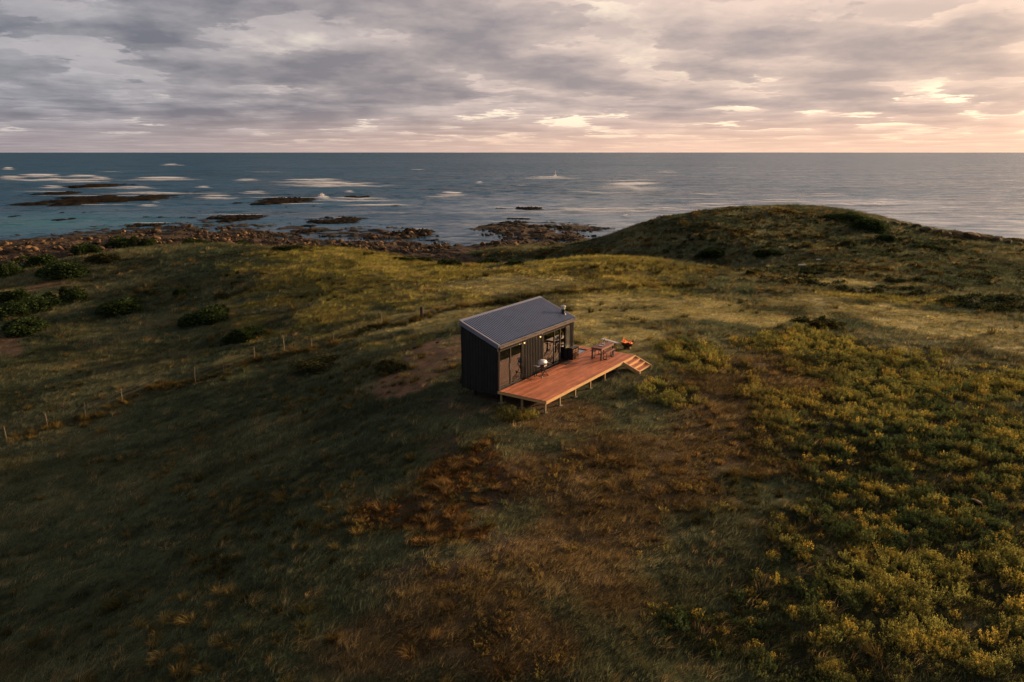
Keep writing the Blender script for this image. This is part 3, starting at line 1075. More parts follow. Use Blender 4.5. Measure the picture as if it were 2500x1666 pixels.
M_BLACK = pmat('black_cladding', (0.013, 0.014, 0.014), 0.42, spec=0.45, var=0.25, vscale=3)
M_TRIM = pmat('black_trim', (0.016, 0.015, 0.015), 0.38, var=0.2)
M_ROOF = pmat('roof_sheet', (0.092, 0.122, 0.205), 0.42, spec=0.4, var=0.12, vscale=2.0)
M_FLASH = pmat('roof_flashing', (0.16, 0.165, 0.215), 0.45, spec=0.5, var=0.1, vscale=3)
M_GUTTER = pmat('gutter_metal', (0.10, 0.075, 0.07), 0.35, spec=0.6, var=0.2)
M_STEEL = pmat('stainless_steel', (0.50, 0.48, 0.47), 0.52, metal=0.6, var=0.12)
M_DECK = pmat('oiled_decking', (0.54, 0.190, 0.088), 0.60, spec=0.22, vscale=2.2, stretch=(0.8, 9, 1), col2=(0.34, 0.105, 0.052), bump=0.25, bscale=12)
def board_tones(m, pitch):
    """each board a little lighter or darker than its neighbour"""
    k = NT(m.node_tree)
    b = next(n for n in m.node_tree.nodes if n.type == 'BSDF_PRINCIPLED')
    src = b.inputs['Base Color'].links[0].from_socket
    x, y, z = k.sep(k.n('ShaderNodeTexCoord').outputs['Object'])
    row = k.m('FLOOR', k.m('DIVIDE', k.m('ADD', y, 3.03), pitch))
    seg = k.m('FLOOR', k.m('ADD', k.m('DIVIDE', x, 3.1), k.m('MULTIPLY', row, 0.37)))
    wn = k.n('ShaderNodeTexWhiteNoise', noise_dimensions='2D')
    k.put(wn.inputs['Vector'], k.comb(row, seg, 0.0))
    f = k.lin(wn.outputs['Value'], 0, 1, 0.72, 1.22)
    st = k.noise(k.vm('MULTIPLY', k.comb(x, y, 0), (1.0, 1.6, 1)), 0.9, 4, 0.6)
    f = k.m('MULTIPLY', f, k.lin(st, 0.3, 0.7, 0.82, 1.14))
    k.put(b.inputs['Base Color'], k.mix(1.0, src, k.comb(f, f, f), 'MULTIPLY'))


board_tones(M_DECK, 0.125)
M_PINE = pmat('pale_pine', (0.58, 0.37, 0.155), 0.65, spec=0.3, vscale=4, stretch=(0.8, 6, 6), col2=(0.42, 0.235, 0.085), bump=0.2)
M_POST = pmat('treated_post', (0.24, 0.175, 0.085), 0.8, var=0.25, vscale=5)
M_CONC = pmat('concrete_pad', (0.20, 0.18, 0.15), 0.9, var=0.3, bump=0.4)
M_TABLEW = pmat('dark_table_wood', (0.24, 0.085, 0.055), 0.5, spec=0.4, vscale=4, stretch=(1, 10, 1), col2=(0.15, 0.055, 0.036))
M_WOOD = pmat('interior_ply', (0.40, 0.245, 0.115), 0.6, vscale=3, stretch=(1, 1, 0.2), col2=(0.30, 0.175, 0.08))
M_WHITE = pmat('white_linen', (0.74, 0.70, 0.64), 0.85, var=0.05)
M_BEIGE = pmat('beige_throw', (0.44, 0.36, 0.26), 0.9, var=0.15, vscale=14)
M_LOG = pmat('split_firewood', (0.34, 0.17, 0.075), 0.85, vscale=8, col2=(0.18, 0.085, 0.04), bump=0.5)
M_BARK = pmat('log_bark', (0.06, 0.04, 0.028), 0.95, var=0.4, bump=0.6)
M_IRON = pmat('rusty_iron', (0.060, 0.030, 0.020), 0.75, metal=0.3, var=0.5, vscale=9, bump=0.3)
M_GREYW = pmat('weathered_white_board', (0.56, 0.52, 0.47), 0.75, vscale=5, stretch=(1, 6, 1), col2=(0.42, 0.38, 0.34))
M_BROWNW = pmat('brown_wood', (0.17, 0.10, 0.055), 0.8, var=0.3)
M_STAKE = pmat('pale_fence_stake', (0.24, 0.19, 0.12), 0.85, var=0.25, vscale=12)
M_WIRE = pmat('fence_wire', (0.16, 0.15, 0.14), 0.5, metal=0.8)
M_RUBBER = pmat('black_rubber', (0.02, 0.02, 0.02), 0.8)
M_CERAM = pmat('white_ceramic', (0.78, 0.76, 0.73), 0.3, spec=0.5)
M_BOTTLE = pmat('dark_bottle', (0.035, 0.012, 0.015), 0.12, spec=0.6)
M_LABEL = pmat('bottle_label', (0.62, 0.55, 0.47), 0.8)
M_FLOOR = pmat('cabin_floor', (0.36, 0.27, 0.17), 0.5, var=0.15)


def glass_mat(name, tint, refl=0.12):
    m, k, o = new_mat(name)
    t = k.n('ShaderNodeBsdfTransparent')
    k.put(t.inputs[0], tint)
    g_ = k.n('ShaderNodeBsdfGlossy')
    g_.inputs['Roughness'].default_value = 0.02
    k.put(g_.inputs[0], (0.95, 0.95, 0.95))
    fr = k.n('ShaderNodeFresnel')
    fr.inputs[0].default_value = 1.52
    f = k.m('ADD', k.m('MULTIPLY', fr.outputs[0], 1.3), refl, clamp=True)
    mx = k.n('ShaderNodeMixShader')
    k.put(mx.inputs[0], f)
    m.node_tree.links.new(t.outputs[0], mx.inputs[1])
    m.node_tree.links.new(g_.outputs[0], mx.inputs[2])
    k.put(o.inputs[0], mx.outputs[0])
    return m


M_GLASS = glass_mat('tinted_door_glass', (0.62, 0.60, 0.55), 0.10)
M_CLEAR = glass_mat('clear_glass', (0.9, 0.9, 0.9), 0.04)


def emit_mat(name, col, strength):
    m, k, o = new_mat(name)
    e = k.n('ShaderNodeEmission')
    tcz = k.n('ShaderNodeTexCoord').outputs['Object']
    nz = k.noise(tcz, 9.0, 3, 0.6)
    k.put(e.inputs[0], k.mix(k.ss(nz, 0.4, 0.62), tuple(c_ * s_ for c_, s_ in zip(col, (0.75, 0.35, 0.25))), col))
    k.put(e.inputs[1], k.m('MULTIPLY', k.ss(nz, 0.30, 0.65, 0.35, 1.25), strength))
    k.put(o.inputs[0], e.outputs[0])
    return m


M_FLAME = emit_mat('flame', (1.0, 0.22, 0.05), 0.62)
M_EMBER = emit_mat('embers', (1.0, 0.30, 0.10), 0.75)
M_BULB, kb, ob = new_mat('warm_bulb')
eb = kb.n('ShaderNodeEmission')
kb.put(eb.inputs[0], (1.0, 0.58, 0.24))
eb.inputs[1].default_value = 1.1
kb.put(ob.inputs[0], eb.outputs[0])

L_, W_, HF, HB, ZB = 7.96, 2.31, 2.44, 3.34, -0.27


def roofz(y):
    return HF + (HB - HF) * (y / W_)


# ------------------------------------------------------------------ the cabin
cab = empty('cabin', (CX, CY, 0), YAW, 'small black ribbed metal cabin with a sloping corrugated roof on the knoll', 'cabin')


def rib_profile(u0, u1, pitch, wid, dep, phase=0.0, slope=0.22):
    """u and depth along a ribbed sheet"""
    pts = [(u0, 0)]
    u = u0 + phase
    while u + wid < u1:
        if u > u0 + 0.01:
            s = wid * slope
            pts += [(u, 0), (u + s, dep), (u + wid - s, dep), (u + wid, 0)]
        u += pitch
    pts.append((u1, 0))
    return pts


def ribbed(mb, prof, fn, zb, zt):
    """ribbed sheet: fn(u, depth, z) -> point; zb, zt functions of u"""
    V = []
    for u, d in prof:
        V += [fn(u, d, zb(u)), fn(u, d, zt(u))]
    n = len(prof)
    mb.add(V, [(2 * i, 2 * i + 2, 2 * i + 3, 2 * i + 1) for i in range(n - 1)])


D1 = (0.14, 2.34, 2.10)     # left door opening: x0, x1, head height
D2 = (4.50, 7.42, 2.10)     # right door opening
fr = MB()
front = lambda u, d, z: (u, -d, z)
for x0, x1, z0 in ((0.0, D1[0], ZB), (D1[0], D1[1], D1[2] + 0.03), (D1[1], D2[0], ZB), (D2[0], D2[1], D2[2] + 0.03), (D2[1], L_, ZB)):
    ribbed(fr, rib_profile(x0, x1, 0.165, 0.055, 0.032, 0.05), front, lambda u, z0=z0: z0, lambda u: HF - 0.02)
# below the doors
fr.box(D1[0], D1[1], 0.0, 0.04, ZB, 0.0)
fr.box(D2[0], D2[1], 0.0, 0.04, ZB, 0.0)
ribbed(fr, rib_profile(0, W_, 0.19, 0.05, 0.022, 0.06), lambda u, d, z: (-d, u, z), lambda u: ZB, lambda u: roofz(u) - 0.02)
ribbed(fr, rib_profile(0, W_, 0.19, 0.05, 0.022, 0.06), lambda u, d, z: (L_ + d, u, z), lambda u: ZB, lambda u: roofz(u) - 0.02)
ribbed(fr, rib_profile(0, L_, 0.19, 0.05, 0.022, 0.06), lambda u, d, z: (u, W_ + d, z), lambda u: ZB, lambda u: HB - 0.02)
fr.build('wall', M_BLACK, cab)
# lining: timber room inside
li = MB()
li.box(0.08, L_ - 0.08, 0.10, W_ - 0.08, -0.12, 0.0)
fl = li.build('floor_boards', M_FLOOR, cab)
li = MB()
li.box(0.08, L_ - 0.08, W_ - 0.12, W_ - 0.06, 0.002, 3.1)
li.prism([(0.10, 0.002), (W_ - 0.125, 0.002), (W_ - 0.125, roofz(W_ - 0.125) - 0.14), (0.10, roofz(0.10) - 0.14)], 0, 0.06, 0.11)
li.prism([(0.10, 0.002), (W_ - 0.125, 0.002), (W_ - 0.125, roofz(W_ - 0.125) - 0.14), (0.10, roofz(0.10) - 0.14)], 0, L_ - 0.11, L_ - 0.06)
li.prism([(0.12, 0.002), (W_ - 0.13, 0.002), (W_ - 0.13, roofz(W_ - 0.13) - 0.15), (0.12, roofz(0.12) - 0.15)], 0, 2.95, 3.03)
li.prism([(0.09, roofz(0.09) - 0.135), (W_ - 0.06, roofz(W_ - 0.06) - 0.135), (W_ - 0.06, roofz(W_ - 0.06) - 0.09), (0.09, roofz(0.09) - 0.09)], 0, 0.06, L_ - 0.06)
li.box(D1[1] + 0.02, D2[0] - 0.02, 0.06, 0.11, 0.002, 2.2)
li.build('wall_lining', M_WOOD, cab)
# roof sheets down the slope
rf = MB()
sl = math.hypot(W_ + 0.14, (HB - HF) * (W_ + 0.14) / W_)
nY, nZ = -(HB - HF) / sl, W_ / sl
prof = rib_profile(0.10, L_ - 0.02, 0.172, 0.084, 0.075, 0.03, 0.10)
ribbed(rf, prof, lambda u, d, t: (u, t + nY * d, roofz(t) + 0.045 + nZ * d), lambda u: -0.12, lambda u: W_ + 0.02)
rf.prism([(-0.10, roofz(-0.10)), (W_, roofz(W_)), (W_, roofz(W_) + 0.035), (-0.10, roofz(-0.10) + 0.035)], 0, -0.02, L_ + 0.02)
roof = rf.build('roof', M_ROOF, cab)
fm = MB()
# barge cappings at both ends, ridge capping along the high side
for xa, xb in ((-0.075, 0.07), (L_ - 0.03, L_ + 0.05)):
    fm.prism([(-0.14, roofz(-0.14) - 0.14), (W_ + 0.09, roofz(W_ + 0.09) - 0.14), (W_ + 0.09, roofz(W_ + 0.09) + 0.095), (-0.14, roofz(-0.14) + 0.095)], 0, xa, xa + 0.025)
    fm.prism([(-0.14, roofz(-0.14) + 0.082), (W_ + 0.07, roofz(W_ + 0.07) + 0.082), (W_ + 0.07, roofz(W_ + 0.07) + 0.098), (-0.14, roofz(-0.14) + 0.098)], 0, xa + 0.026, xb)
fm.prism([(W_ - 0.05, roofz(W_ - 0.05) + 0.10), (W_ + 0.09, roofz(W_ + 0.09) + 0.10), (W_ + 0.09, roofz(W_) - 0.15), (W_ + 0.105, roofz(W_) - 0.15), (W_ + 0.105, roofz(W_ + 0.09) + 0.118), (W_ - 0.05, roofz(W_ - 0.05) + 0.118)], 0, -0.08, L_ + 0.055)
fm.build('capping', M_FLASH, roof)
# gutter with brackets
gt = MB()
zg = roofz(-0.12)
gt.prism([(-0.24, zg - 0.02), (-0.225, zg - 0.02), (-0.225, zg - 0.10), (-0.135, zg - 0.10), (-0.135, zg + 0.01), (-0.12, zg + 0.01), (-0.12, zg - 0.115), (-0.24, zg - 0.115)], 0, -0.05, L_ + 0.05)
for i in range(8):
    x = 0.2 + i * 1.08
    gt.box(x, x + 0.04, -0.25, -0.122, zg - 0.018, zg + 0.004)
gt.build('gutter', M_GUTTER, cab)
dp = MB()
dp.tube([(0.06, -0.19, zg - 0.11), (0.06, -0.13, zg - 0.22), (0.06, -0.085, zg - 0.32), (0.06, -0.085, -0.1)], 0.035, 10)
dp.build('downpipe', M_GUTTER, cab, smooth=True)
# corner trims
for x, y, h in ((-0.03, -0.036, HF - 0.06), (L_ - 0.03, -0.036, HF - 0.06), (-0.03, W_ - 0.03, HB - 0.05), (L_ - 0.03, W_ - 0.03, HB - 0.05)):
    MB().box(x, x + 0.06, y, y + 0.066, ZB - 0.01, h).build('corner_trim', M_TRIM, cab)
# chimney flue
ch = MB()
cxx, cyy = 7.52, 0.46
cz = roofz(cyy)
ch.lathe([(0.19, 0.02), (0.17, 0.10), (0.115, 0.14), (0.105, 0.15), (0.105, 0.37)], 18, (cxx, cyy, cz))
flue = ch.build('chimney_flue', M_BLACK, cab, smooth=True)
cw_ = MB()
cw_.lathe([(0.115, 0.365), (0.115, 0.44), (0.14, 0.445), (0.14, 0.475), (0.06, 0.48), (0.06, 0.535), (0.155, 0.54), (0.15, 0.565), (0.06, 0.60), (0.01, 0.61)], 18, (cxx, cyy, cz))
cw_.build('cowl', M_STEEL, flue, smooth=True)


def sliding_door(x0, x1, head, mull, leaf0=None):
    f = MB()
    e, yo, yi = 0.055, -0.028, 0.06
    f.box(x0, x0 + e, yo, yi, 0.0, head)
    f.box(x1 - e, x1, yo, yi, 0.0, head)
    f.box(x0 + e, x1 - e, yo, yi, head - e, head)
    f.box(x0 + e, x1 - e, yo, yi, 0.0, 0.05)
    for mx_ in mull:
        f.box(mx_ - 0.04, mx_ + 0.04, yo + 0.008, yi - 0.02, 0.05, head - e)
    d = f.build('glass_door', M_TRIM, cab)
    edges = [x0 + e] + list(mull) + [x1 - e]
    for i in range(len(edges) - 1):
        a, b = edges[i] + (0.04 if i else 0), edges[i + 1] - (0.04 if i < len(edges) - 2 else 0)
        g_ = MB()
        g_.box(a, b, 0.012 + 0.008 * (i % 2), 0.018 + 0.008 * (i % 2), 0.05, head - e)
        g_.build('pane', M_GLASS, d)
    h_ = MB()
    hx = mull[0] - 0.075
    h_.tube([(hx, -0.02, 0.85), (hx, -0.055, 0.87), (hx, -0.055, 1.17), (hx, -0.02, 1.19)], 0.012, 8)
    h_.build('handle', M_STEEL, d)
    return d


sliding_door(D1[0], D1[1], D1[2], (1.22,))
sliding_door(D2[0], 7.02, D2[2], (5.76, 6.42))
sp = MB()
sp.box(7.022, D2[1], -0.05, 0.05, 0.0, D2[2])
sp.box(7.10, 7.16, -0.062, -0.052, 0.1, D2[2] - 0.1)
sp.box(7.28, 7.34, -0.062, -0.052, 0.1, D2[2] - 0.1)
sp.build('shutter', M_BLACK, cab)
for x in (2.42, 4.05):
    wl = MB()
    wl.box(x - 0.045, x + 0.045, -0.052, -0.033, 2.00, 2.17)
    wl.tube([(x, -0.05, 2.13), (x, -0.11, 2.14)], 0.012, 8)
    wl.lathe([(0.02, 2.165), (0.055, 2.13), (0.058, 2.115)], 12, (x, -0.115, 0), close=False)
    w_ = wl.build('wall_lamp', M_TRIM, cab)
    bl = MB()
    bl.lathe([(0.008, 2.135), (0.034, 2.11), (0.042, 2.07), (0.03, 2.03), (0.006, 2.02)], 12, (x, -0.115, 0))
    bl.build('bulb', M_BULB, w_, smooth=True)
    pl = bpy.data.lights.new('lamp_glow', 'POINT')
    pl.energy, pl.color, pl.shadow_soft_size = 0.5, (1.0, 0.62, 0.3), 0.05
    po = bpy.data.objects.new('lamp_glow', pl)
    COL.objects.link(po)
    po.parent = cab
    po.location = (x, -0.17, 1.97)
# chassis and wheels under the floor
cs = MB()
cs.box(0.15, L_ - 0.15, 0.35, 0.47, -0.38, ZB - 0.004)
cs.box(0.15, L_ - 0.15, W_ - 0.47, W_ - 0.35, -0.38, ZB - 0.004)
for i in range(7):
    cs.box(0.3 + i * 1.2, 0.38 + i * 1.2, 0.471, W_ - 0.471, -0.36, ZB - 0.006)
for x in (0.6, 2.4, 5.6, 7.4):
    for y in (0.41, W_ - 0.41):
        cs.box(x - 0.07, x + 0.07, y - 0.07, y + 0.07, -0.85, -0.365)
cs.build('chassis', M_TRIM, cab)
for x in (3.6, 4.4):
    for y in (0.2, W_ - 0.2):
        wh = MB()
        wh.tube([(x, y - 0.09, -0.33), (x, y - 0.07, -0.33), (x, y + 0.07, -0.33), (x, y + 0.09, -0.33)], [0.22, 0.27, 0.27, 0.22], 20)
        wh.build('wheel', M_RUBBER, cab, smooth=True)


def local_thing(name, a, b, z, label, cat, rz=0.0, group=None):
    x, y = to_world(a, b)
    return empty(name, (x, y, z), YAW + rz, label, cat, group)


# furniture seen through the doors
t = local_thing('bed', 1.05, 1.45, 0.0, 'low bed with a beige throw behind the left glass door', 'bed')
MB().box(-0.85, 1.7, -0.62, 0.62, 0.0, 0.24).build('base', M_WOOD, t)
MB().box(-0.83, 1.66, -0.6, 0.6, 0.242, 0.46, c=0.05).build('mattress', M_WHITE, t)
MB().box(0.3, 1.68, -0.63, 0.61, 0.3, 0.475, c=0.02).build('throw', M_BEIGE, t)
for yy in (-0.3, 0.3):
    MB().box(-0.8, -0.42, yy - 0.26, yy + 0.26, 0.462, 0.58, c=0.05).build('pillow', M_WHITE, t)
t = local_thing('kitchen_counter', 6.4, 1.86, 0.0, 'white topped kitchen counter against the back wall of the cabin', 'counter')
MB().box(-0.95, 1.2, -0.3, 0.3, 0.0, 0.86).build('cabinet', M_WOOD, t)
for i in range(4):
    MB().box(-0.93 + i * 0.53, -0.43 + i * 0.53, -0.322, -0.302, 0.08, 0.84).build('cupboard_door', M_BEIGE, t)
MB().box(-0.97, 1.22, -0.33, 0.32, 0.862, 0.91, c=0.01).build('worktop', M_WHITE, t)
mb = MB(); mb.tube([(0.1, 0.2, 0.91), (0.1, 0.2, 1.15), (0.1, 0.12, 1.2), (0.1, 0.02, 1.17)], 0.014, 8); mb.build('tap', M_TRIM, t, smooth=True)
mb = MB(); mb.box(-0.95, 1.2, 0.12, 0.31, 1.42, 1.46); mb.build('shelf', M_WHITE, t)
t = local_thing('kettle', 6.75, 1.80, 0.912, 'small black kettle on the white worktop', 'kettle')
mb = MB(); mb.lathe([(0.085, 0.0), (0.095, 0.03), (0.08, 0.12), (0.045, 0.16), (0.012, 0.18)], 16); mb.build('body', M_TRIM, t, smooth=True)
mb = MB(); mb.tube([(0.07, 0, 0.13), (0.13, 0, 0.13), (0.135, 0, 0.05), (0.09, 0, 0.04)], 0.01, 8); mb.build('handle', M_TRIM, t)
t = local_thing('stool', 5.95, 0.95, 0.0, 'round white stool just inside the middle glass door', 'stool')
mb = MB(); mb.lathe([(0.02, 0.40), (0.20, 0.405), (0.21, 0.43), (0.19, 0.46), (0.01, 0.465)], 22); mb.build('seat', M_CERAM, t, smooth=True)
for a in range(3):
    mb = MB(); mb.bar((0.13 * cos(a * 2.1), 0.13 * sin(a * 2.1), 0.402), (0.19 * cos(a * 2.1), 0.19 * sin(a * 2.1), 0.0), 0.03); mb.build('leg', M_WOOD, t)
t = tag(MB().box(5.35, 6.95, 0.22, 1.3, 0.003, 0.015).build('rug', M_WHITE, None, (CX, CY, 0)), 'flat pale rug on the floor behind the middle panes', 'rug')
t.rotation_euler = (0, 0, YAW)
t = local_thing('armchair', 6.75, 1.02, 0.0, 'pale padded armchair behind the right glass pane', 'armchair')
MB().box(-0.32, 0.32, -0.3, 0.3, 0.14, 0.40, c=0.04).build('seat', M_BEIGE, t)
MB().box(0.2, 0.34, -0.3, 0.3, 0.402, 0.80, c=0.04).build('backrest', M_WHITE, t)
for yy in (-0.34, 0.26):
    MB().box(-0.3, 0.3, yy, yy + 0.08, 0.16, 0.56, c=0.02).build('armrest', M_BEIGE, t)
for px_, py_ in ((-.28, -.26), (.24, -.26), (-.28, .22), (.24, .22)):
    MB().box(px_, px_ + 0.04, py_, py_ + 0.04, 0.0, 0.139).build('leg', M_WOOD, t)

# ------------------------------------------------------------------ the deck
deck = empty('deck', (CX, CY, 0), YAW, 'long reddish timber deck on short posts in front of the black cabin', 'deck')
DX0, DX1, DY0 = -0.06, 10.42, -3.03
TUB = (8.36, 9.90, -0.02, 1.05)
db = MB()
bw, gap = 0.116, 0.009
y = DY0
ry = random.Random(3)
while y < 2.2:
    y1 = min(y + bw, 2.25)
    segs = [(DX0, DX1)] if y1 <= -0.04 else [(L_ + 0.05, DX1)]
    if y1 > TUB[2] and y < TUB[3]:
        segs = [(L_ + 0.05, TUB[0]), (TUB[1], DX1)]
    for xa, xb in segs:
        if y1 > -0.04 and y < -0.04 and xa < 1:
            continue
        # butt joints along the run
        x = xa
        while x < xb - 0.01:
            xe = min(x + ry.choice((2.4, 3.6, 4.8)), xb)
            if xb - xe < 0.5:
                xe = xb
            db.box(x + 0.001, xe - 0.003, y, y1, -0.028 + ry.uniform(-0.0015, 0.0015), ry.uniform(-0.0015, 0.0015))
            x = xe
    y = y1 + gap
db.build('decking', M_DECK, deck)
fb = MB()
fb.box(DX0, DX1, DY0 - 0.032, DY0 - 0.004, -0.165, -0.006)
fb.box(DX1 + 0.004, DX1 + 0.03, DY0 - 0.032, 2.25, -0.165, -0.006)
fb.build('fascia', M_PINE, deck)
bm_ = MB()
for yy in (-2.88, -1.55, -0.22):
    bm_.box(DX0 + 0.05, DX1 - 0.05, yy - 0.045, yy + 0.045, -0.185, -0.034)
bm_.box(L_ + 0.1, DX1 - 0.05, 1.95, 2.04, -0.185, -0.034)
bm_.box(DX0 + 0.002, DX0 + 0.046, DY0 + 0.0, -0.06, -0.165, -0.034)
for i in range(8):
    x = 0.7 + i * 1.35
    bm_.box(x, x + 0.045, DY0 + 0.06, -0.30, -0.15, -0.036)
bm_.build('joist', M_PINE, deck)
PX = (0.08, 1.52, 3.14, 4.85, 6.60, 8.25, 10.2)
for ix, x in enumerate(PX):
    for yy in (-2.9, -1.5, -0.2):
        wx, wy = to_world(x, yy)
        zg_ = hz(wx, wy)
        p_ = MB()
        p_.box(x - 0.045, x + 0.045, yy - 0.045, yy + 0.045, zg_ - 0.05, -0.186)
        po = p_.build('post', M_POST, deck)
        p_ = MB()
        p_.box(x - 0.13, x + 0.13, yy - 0.13, yy + 0.13, zg_ - 0.10, zg_ + 0.03, c=0.02)
        p_.build('footing', M_CONC, po)

# plunge tub let into the deck
M_TUBW, k, o = new_mat('tub_water')
bs = k.n('ShaderNodeBsdfPrincipled')
k.put(bs.inputs['Base Color'], (0.22, 0.27, 0.32))
bs.inputs['Roughness'].default_value = 0.06
tcw = k.n('ShaderNodeTexCoord').outputs['Object']
bpw = k.n('ShaderNodeBump'); bpw.inputs['Strength'].default_value = 0.15; bpw.inputs['Distance'].default_value = 0.02
k.put(bpw.inputs['Height'], k.noise(tcw, 7.0, 3, 0.5)); k.put(bs.inputs['Normal'], bpw.outputs[0]); k.put(o.inputs[0], bs.outputs[0])
tub = local_thing('plunge_tub', 0, 0, 0, 'sunken rectangular plunge tub of still water at the end of the cabin', 'plunge tub')
tub.location = (CX, CY, 0)
tb_ = MB()
a0, a1, b0, b1 = TUB[0] + 0.004, TUB[1] - 0.004, TUB[2] + 0.004, TUB[3] - 0.004
for q_ in ((a0, a1, b0, b0 + 0.025), (a0, a1, b1 - 0.05, b1), (a0, a0 + 0.05, b0 + 0.026, b1 - 0.051), (a1 - 0.05, a1, b0 + 0.026, b1 - 0.051)):
    tb_.box(*q_, -0.8, -0.012)
tb_.box(a0 + 0.051, a1 - 0.051, b0 + 0.026, b1 - 0.051, -0.8, -0.72)
tb_.build('shell', M_BLACK, tub)
w_ = MB(); w_.box(a0 + 0.052, a1 - 0.052, b0 + 0.027, b1 - 0.052, -0.4, -0.045); w_.build('water', M_TUBW, tub)

# steps off the front of the deck
st = empty('deck_steps', (CX, CY, 0), YAW, 'flight of pale timber steps going down from the end of the deck', 'steps')
SX0, SX1 = 8.72, 10.40
TD, RH = 0.335, 0.142
for i in range(3):
    ya = DY0 - 0.034 - TD * i
    zt = -RH * (i + 1)
    MB().box(SX0 + 0.05, SX1 - 0.05, ya - TD, ya, zt - 0.035, zt).build('tread', M_DECK, st)
    MB().box(SX0 + 0.05, SX1 - 0.05, ya - TD - 0.024, ya - TD - 0.002, zt - RH + 0.002 if i < 2 else zt - 0.10, zt - 0.004).build('riser', M_PINE, st)
for x in (SX0 - 0.04, SX1 - 0.048):
    s_ = MB()
    yA, yB = DY0 - 0.034, DY0 - 0.034 - TD * 3 - 0.10
    s_.prism([(yA, -0.05), (yA - 0.06, -0.05), (yB, -0.46), (yB, -0.66), (yB + 0.16, -0.66), (yA, -0.24)], 0, x, x + 0.088)
    s_.build('stringer', M_PINE, st)

# ------------------------------------------------------------------ things on the deck
def frame_leg(mb, x, y0, y1, z1, w):
    mb.box(x - w / 2, x + w / 2, y0, y0 + w, 0, z1)
    mb.box(x - w / 2, x + w / 2, y1 - w, y1, 0, z1)
    mb.box(x - w / 2, x + w / 2, y0 + w + .001, y1 - w - .001, 0, w)
    mb.box(x - w / 2, x + w / 2, y0 + w + .001, y1 - w - .001, z1 - w, z1)


tbl = local_thing('outdoor_table', 8.86, -1.58, 0.003, 'dark timber outdoor table with black metal legs on the deck', 'table')
MB().box(-0.82, 0.82, -0.36, 0.36, 0.71, 0.75, c=0.006).build('tabletop', M_TABLEW, tbl)
mb = MB()
mb.box(-0.80, 0.80, -0.345, -0.325, 0.62, 0.708); mb.box(-0.80, 0.80, 0.325, 0.345, 0.62, 0.708)
mb.box(-0.805, -0.785, -0.32, 0.32, 0.62, 0.708); mb.box(0.785, 0.805, -0.32, 0.32, 0.62, 0.708)
mb.build('apron', M_TABLEW, tbl)
for xx in (-0.75, 0.75):
    for yy in (-0.30, 0.30):
        MB().box(xx - 0.035, xx + 0.035, yy - 0.035, yy + 0.035, 0, 0.709).build('leg', M_TRIM, tbl)
bn = local_thing('bench', 8.90, -1.98, 0.003, 'low timber bench on the stair side of the outdoor table', 'bench', 0, 'benches at the deck table')
MB().box(-0.62, 0.62, -0.14, 0.14, 0.42, 0.46, c=0.005).build('seat', M_TABLEW, bn)
for xx in (-0.45, 0.45):
    mb = MB(); frame_leg(mb, xx, -0.12, 0.12, 0.419, 0.035); mb.build('leg_frame', M_TRIM, bn)
x, y = to_world(8.92, -1.17)
copy_thing(bn, (x, y, 0.003), YAW, 'low timber bench on the cabin side of the outdoor table')
# on the table
TZ = 0.003 + 0.751
t = local_thing('serving_board', 8.70, -1.58, TZ, 'small dark serving board on the outdoor table', 'board', 0.2)
MB().box(-0.22, 0.22, -0.11, 0.11, 0, 0.018, c=0.004).build('board', M_BROWNW, t)
MB().tube([(0.22, 0, 0.009), (0.32, 0, 0.009)], 0.012, 8).build('handle', M_BROWNW, t)
t = local_thing('plate', 8.62, -1.58, TZ + 0.0185, 'white plate lying on the dark serving board', 'plate')
mb = MB(); mb.lathe([(0.02, 0.0), (0.06, 0.001), (0.105, 0.016), (0.105, 0.020), (0.06, 0.007), (0.005, 0.006)], 22); mb.build('dish', M_CERAM, t, smooth=True)
t = local_thing('bowl', 8.93, -1.60, TZ, 'white bowl in the middle of the outdoor table', 'bowl')
mb = MB(); mb.lathe([(0.03, 0.0), (0.05, 0.004), (0.09, 0.06), (0.095, 0.085), (0.088, 0.085), (0.05, 0.02), (0.005, 0.015)], 22); mb.build('dish', M_CERAM, t, smooth=True)
t = local_thing('wine_bottle', 9.22, -1.50, TZ, 'dark wine bottle standing on the outdoor table', 'bottle')
mb = MB(); mb.lathe([(0.036, 0.0), (0.038, 0.01), (0.038, 0.19), (0.030, 0.22), (0.015, 0.25), (0.014, 0.31), (0.004, 0.312)], 16); mb.build('body', M_BOTTLE, t, smooth=True)
mb = MB(); mb.lathe([(0.0386, 0.06), (0.0386, 0.15)], 16, close=False); mb.build('paper_label', M_LABEL, t, smooth=True)
wg = local_thing('wine_glass', 9.14, -1.64, TZ, 'stemmed wine glass nearer the stairs beside the dark bottle', 'wine glass', 0, 'wine glasses on the table')
mb = MB(); mb.lathe([(0.035, 0.0), (0.034, 0.004), (0.005, 0.01), (0.004, 0.09), (0.03, 0.11), (0.042, 0.15), (0.036, 0.20), (0.035, 0.20), (0.040, 0.15), (0.028, 0.113), (0.001, 0.10)], 16, close=False); mb.build('body', M_CLEAR, wg, smooth=True)
mb = MB(); mb.lathe([(0.002, 0.103), (0.0275, 0.114), (0.038, 0.14), (0.001, 0.141)], 16, close=False); mb.build('wine', M_BOTTLE, wg, smooth=True)
x, y = to_world(9.30, -1.68)
copy_thing(wg, (x, y, TZ), YAW, 'stemmed wine glass at the far corner of the outdoor table')

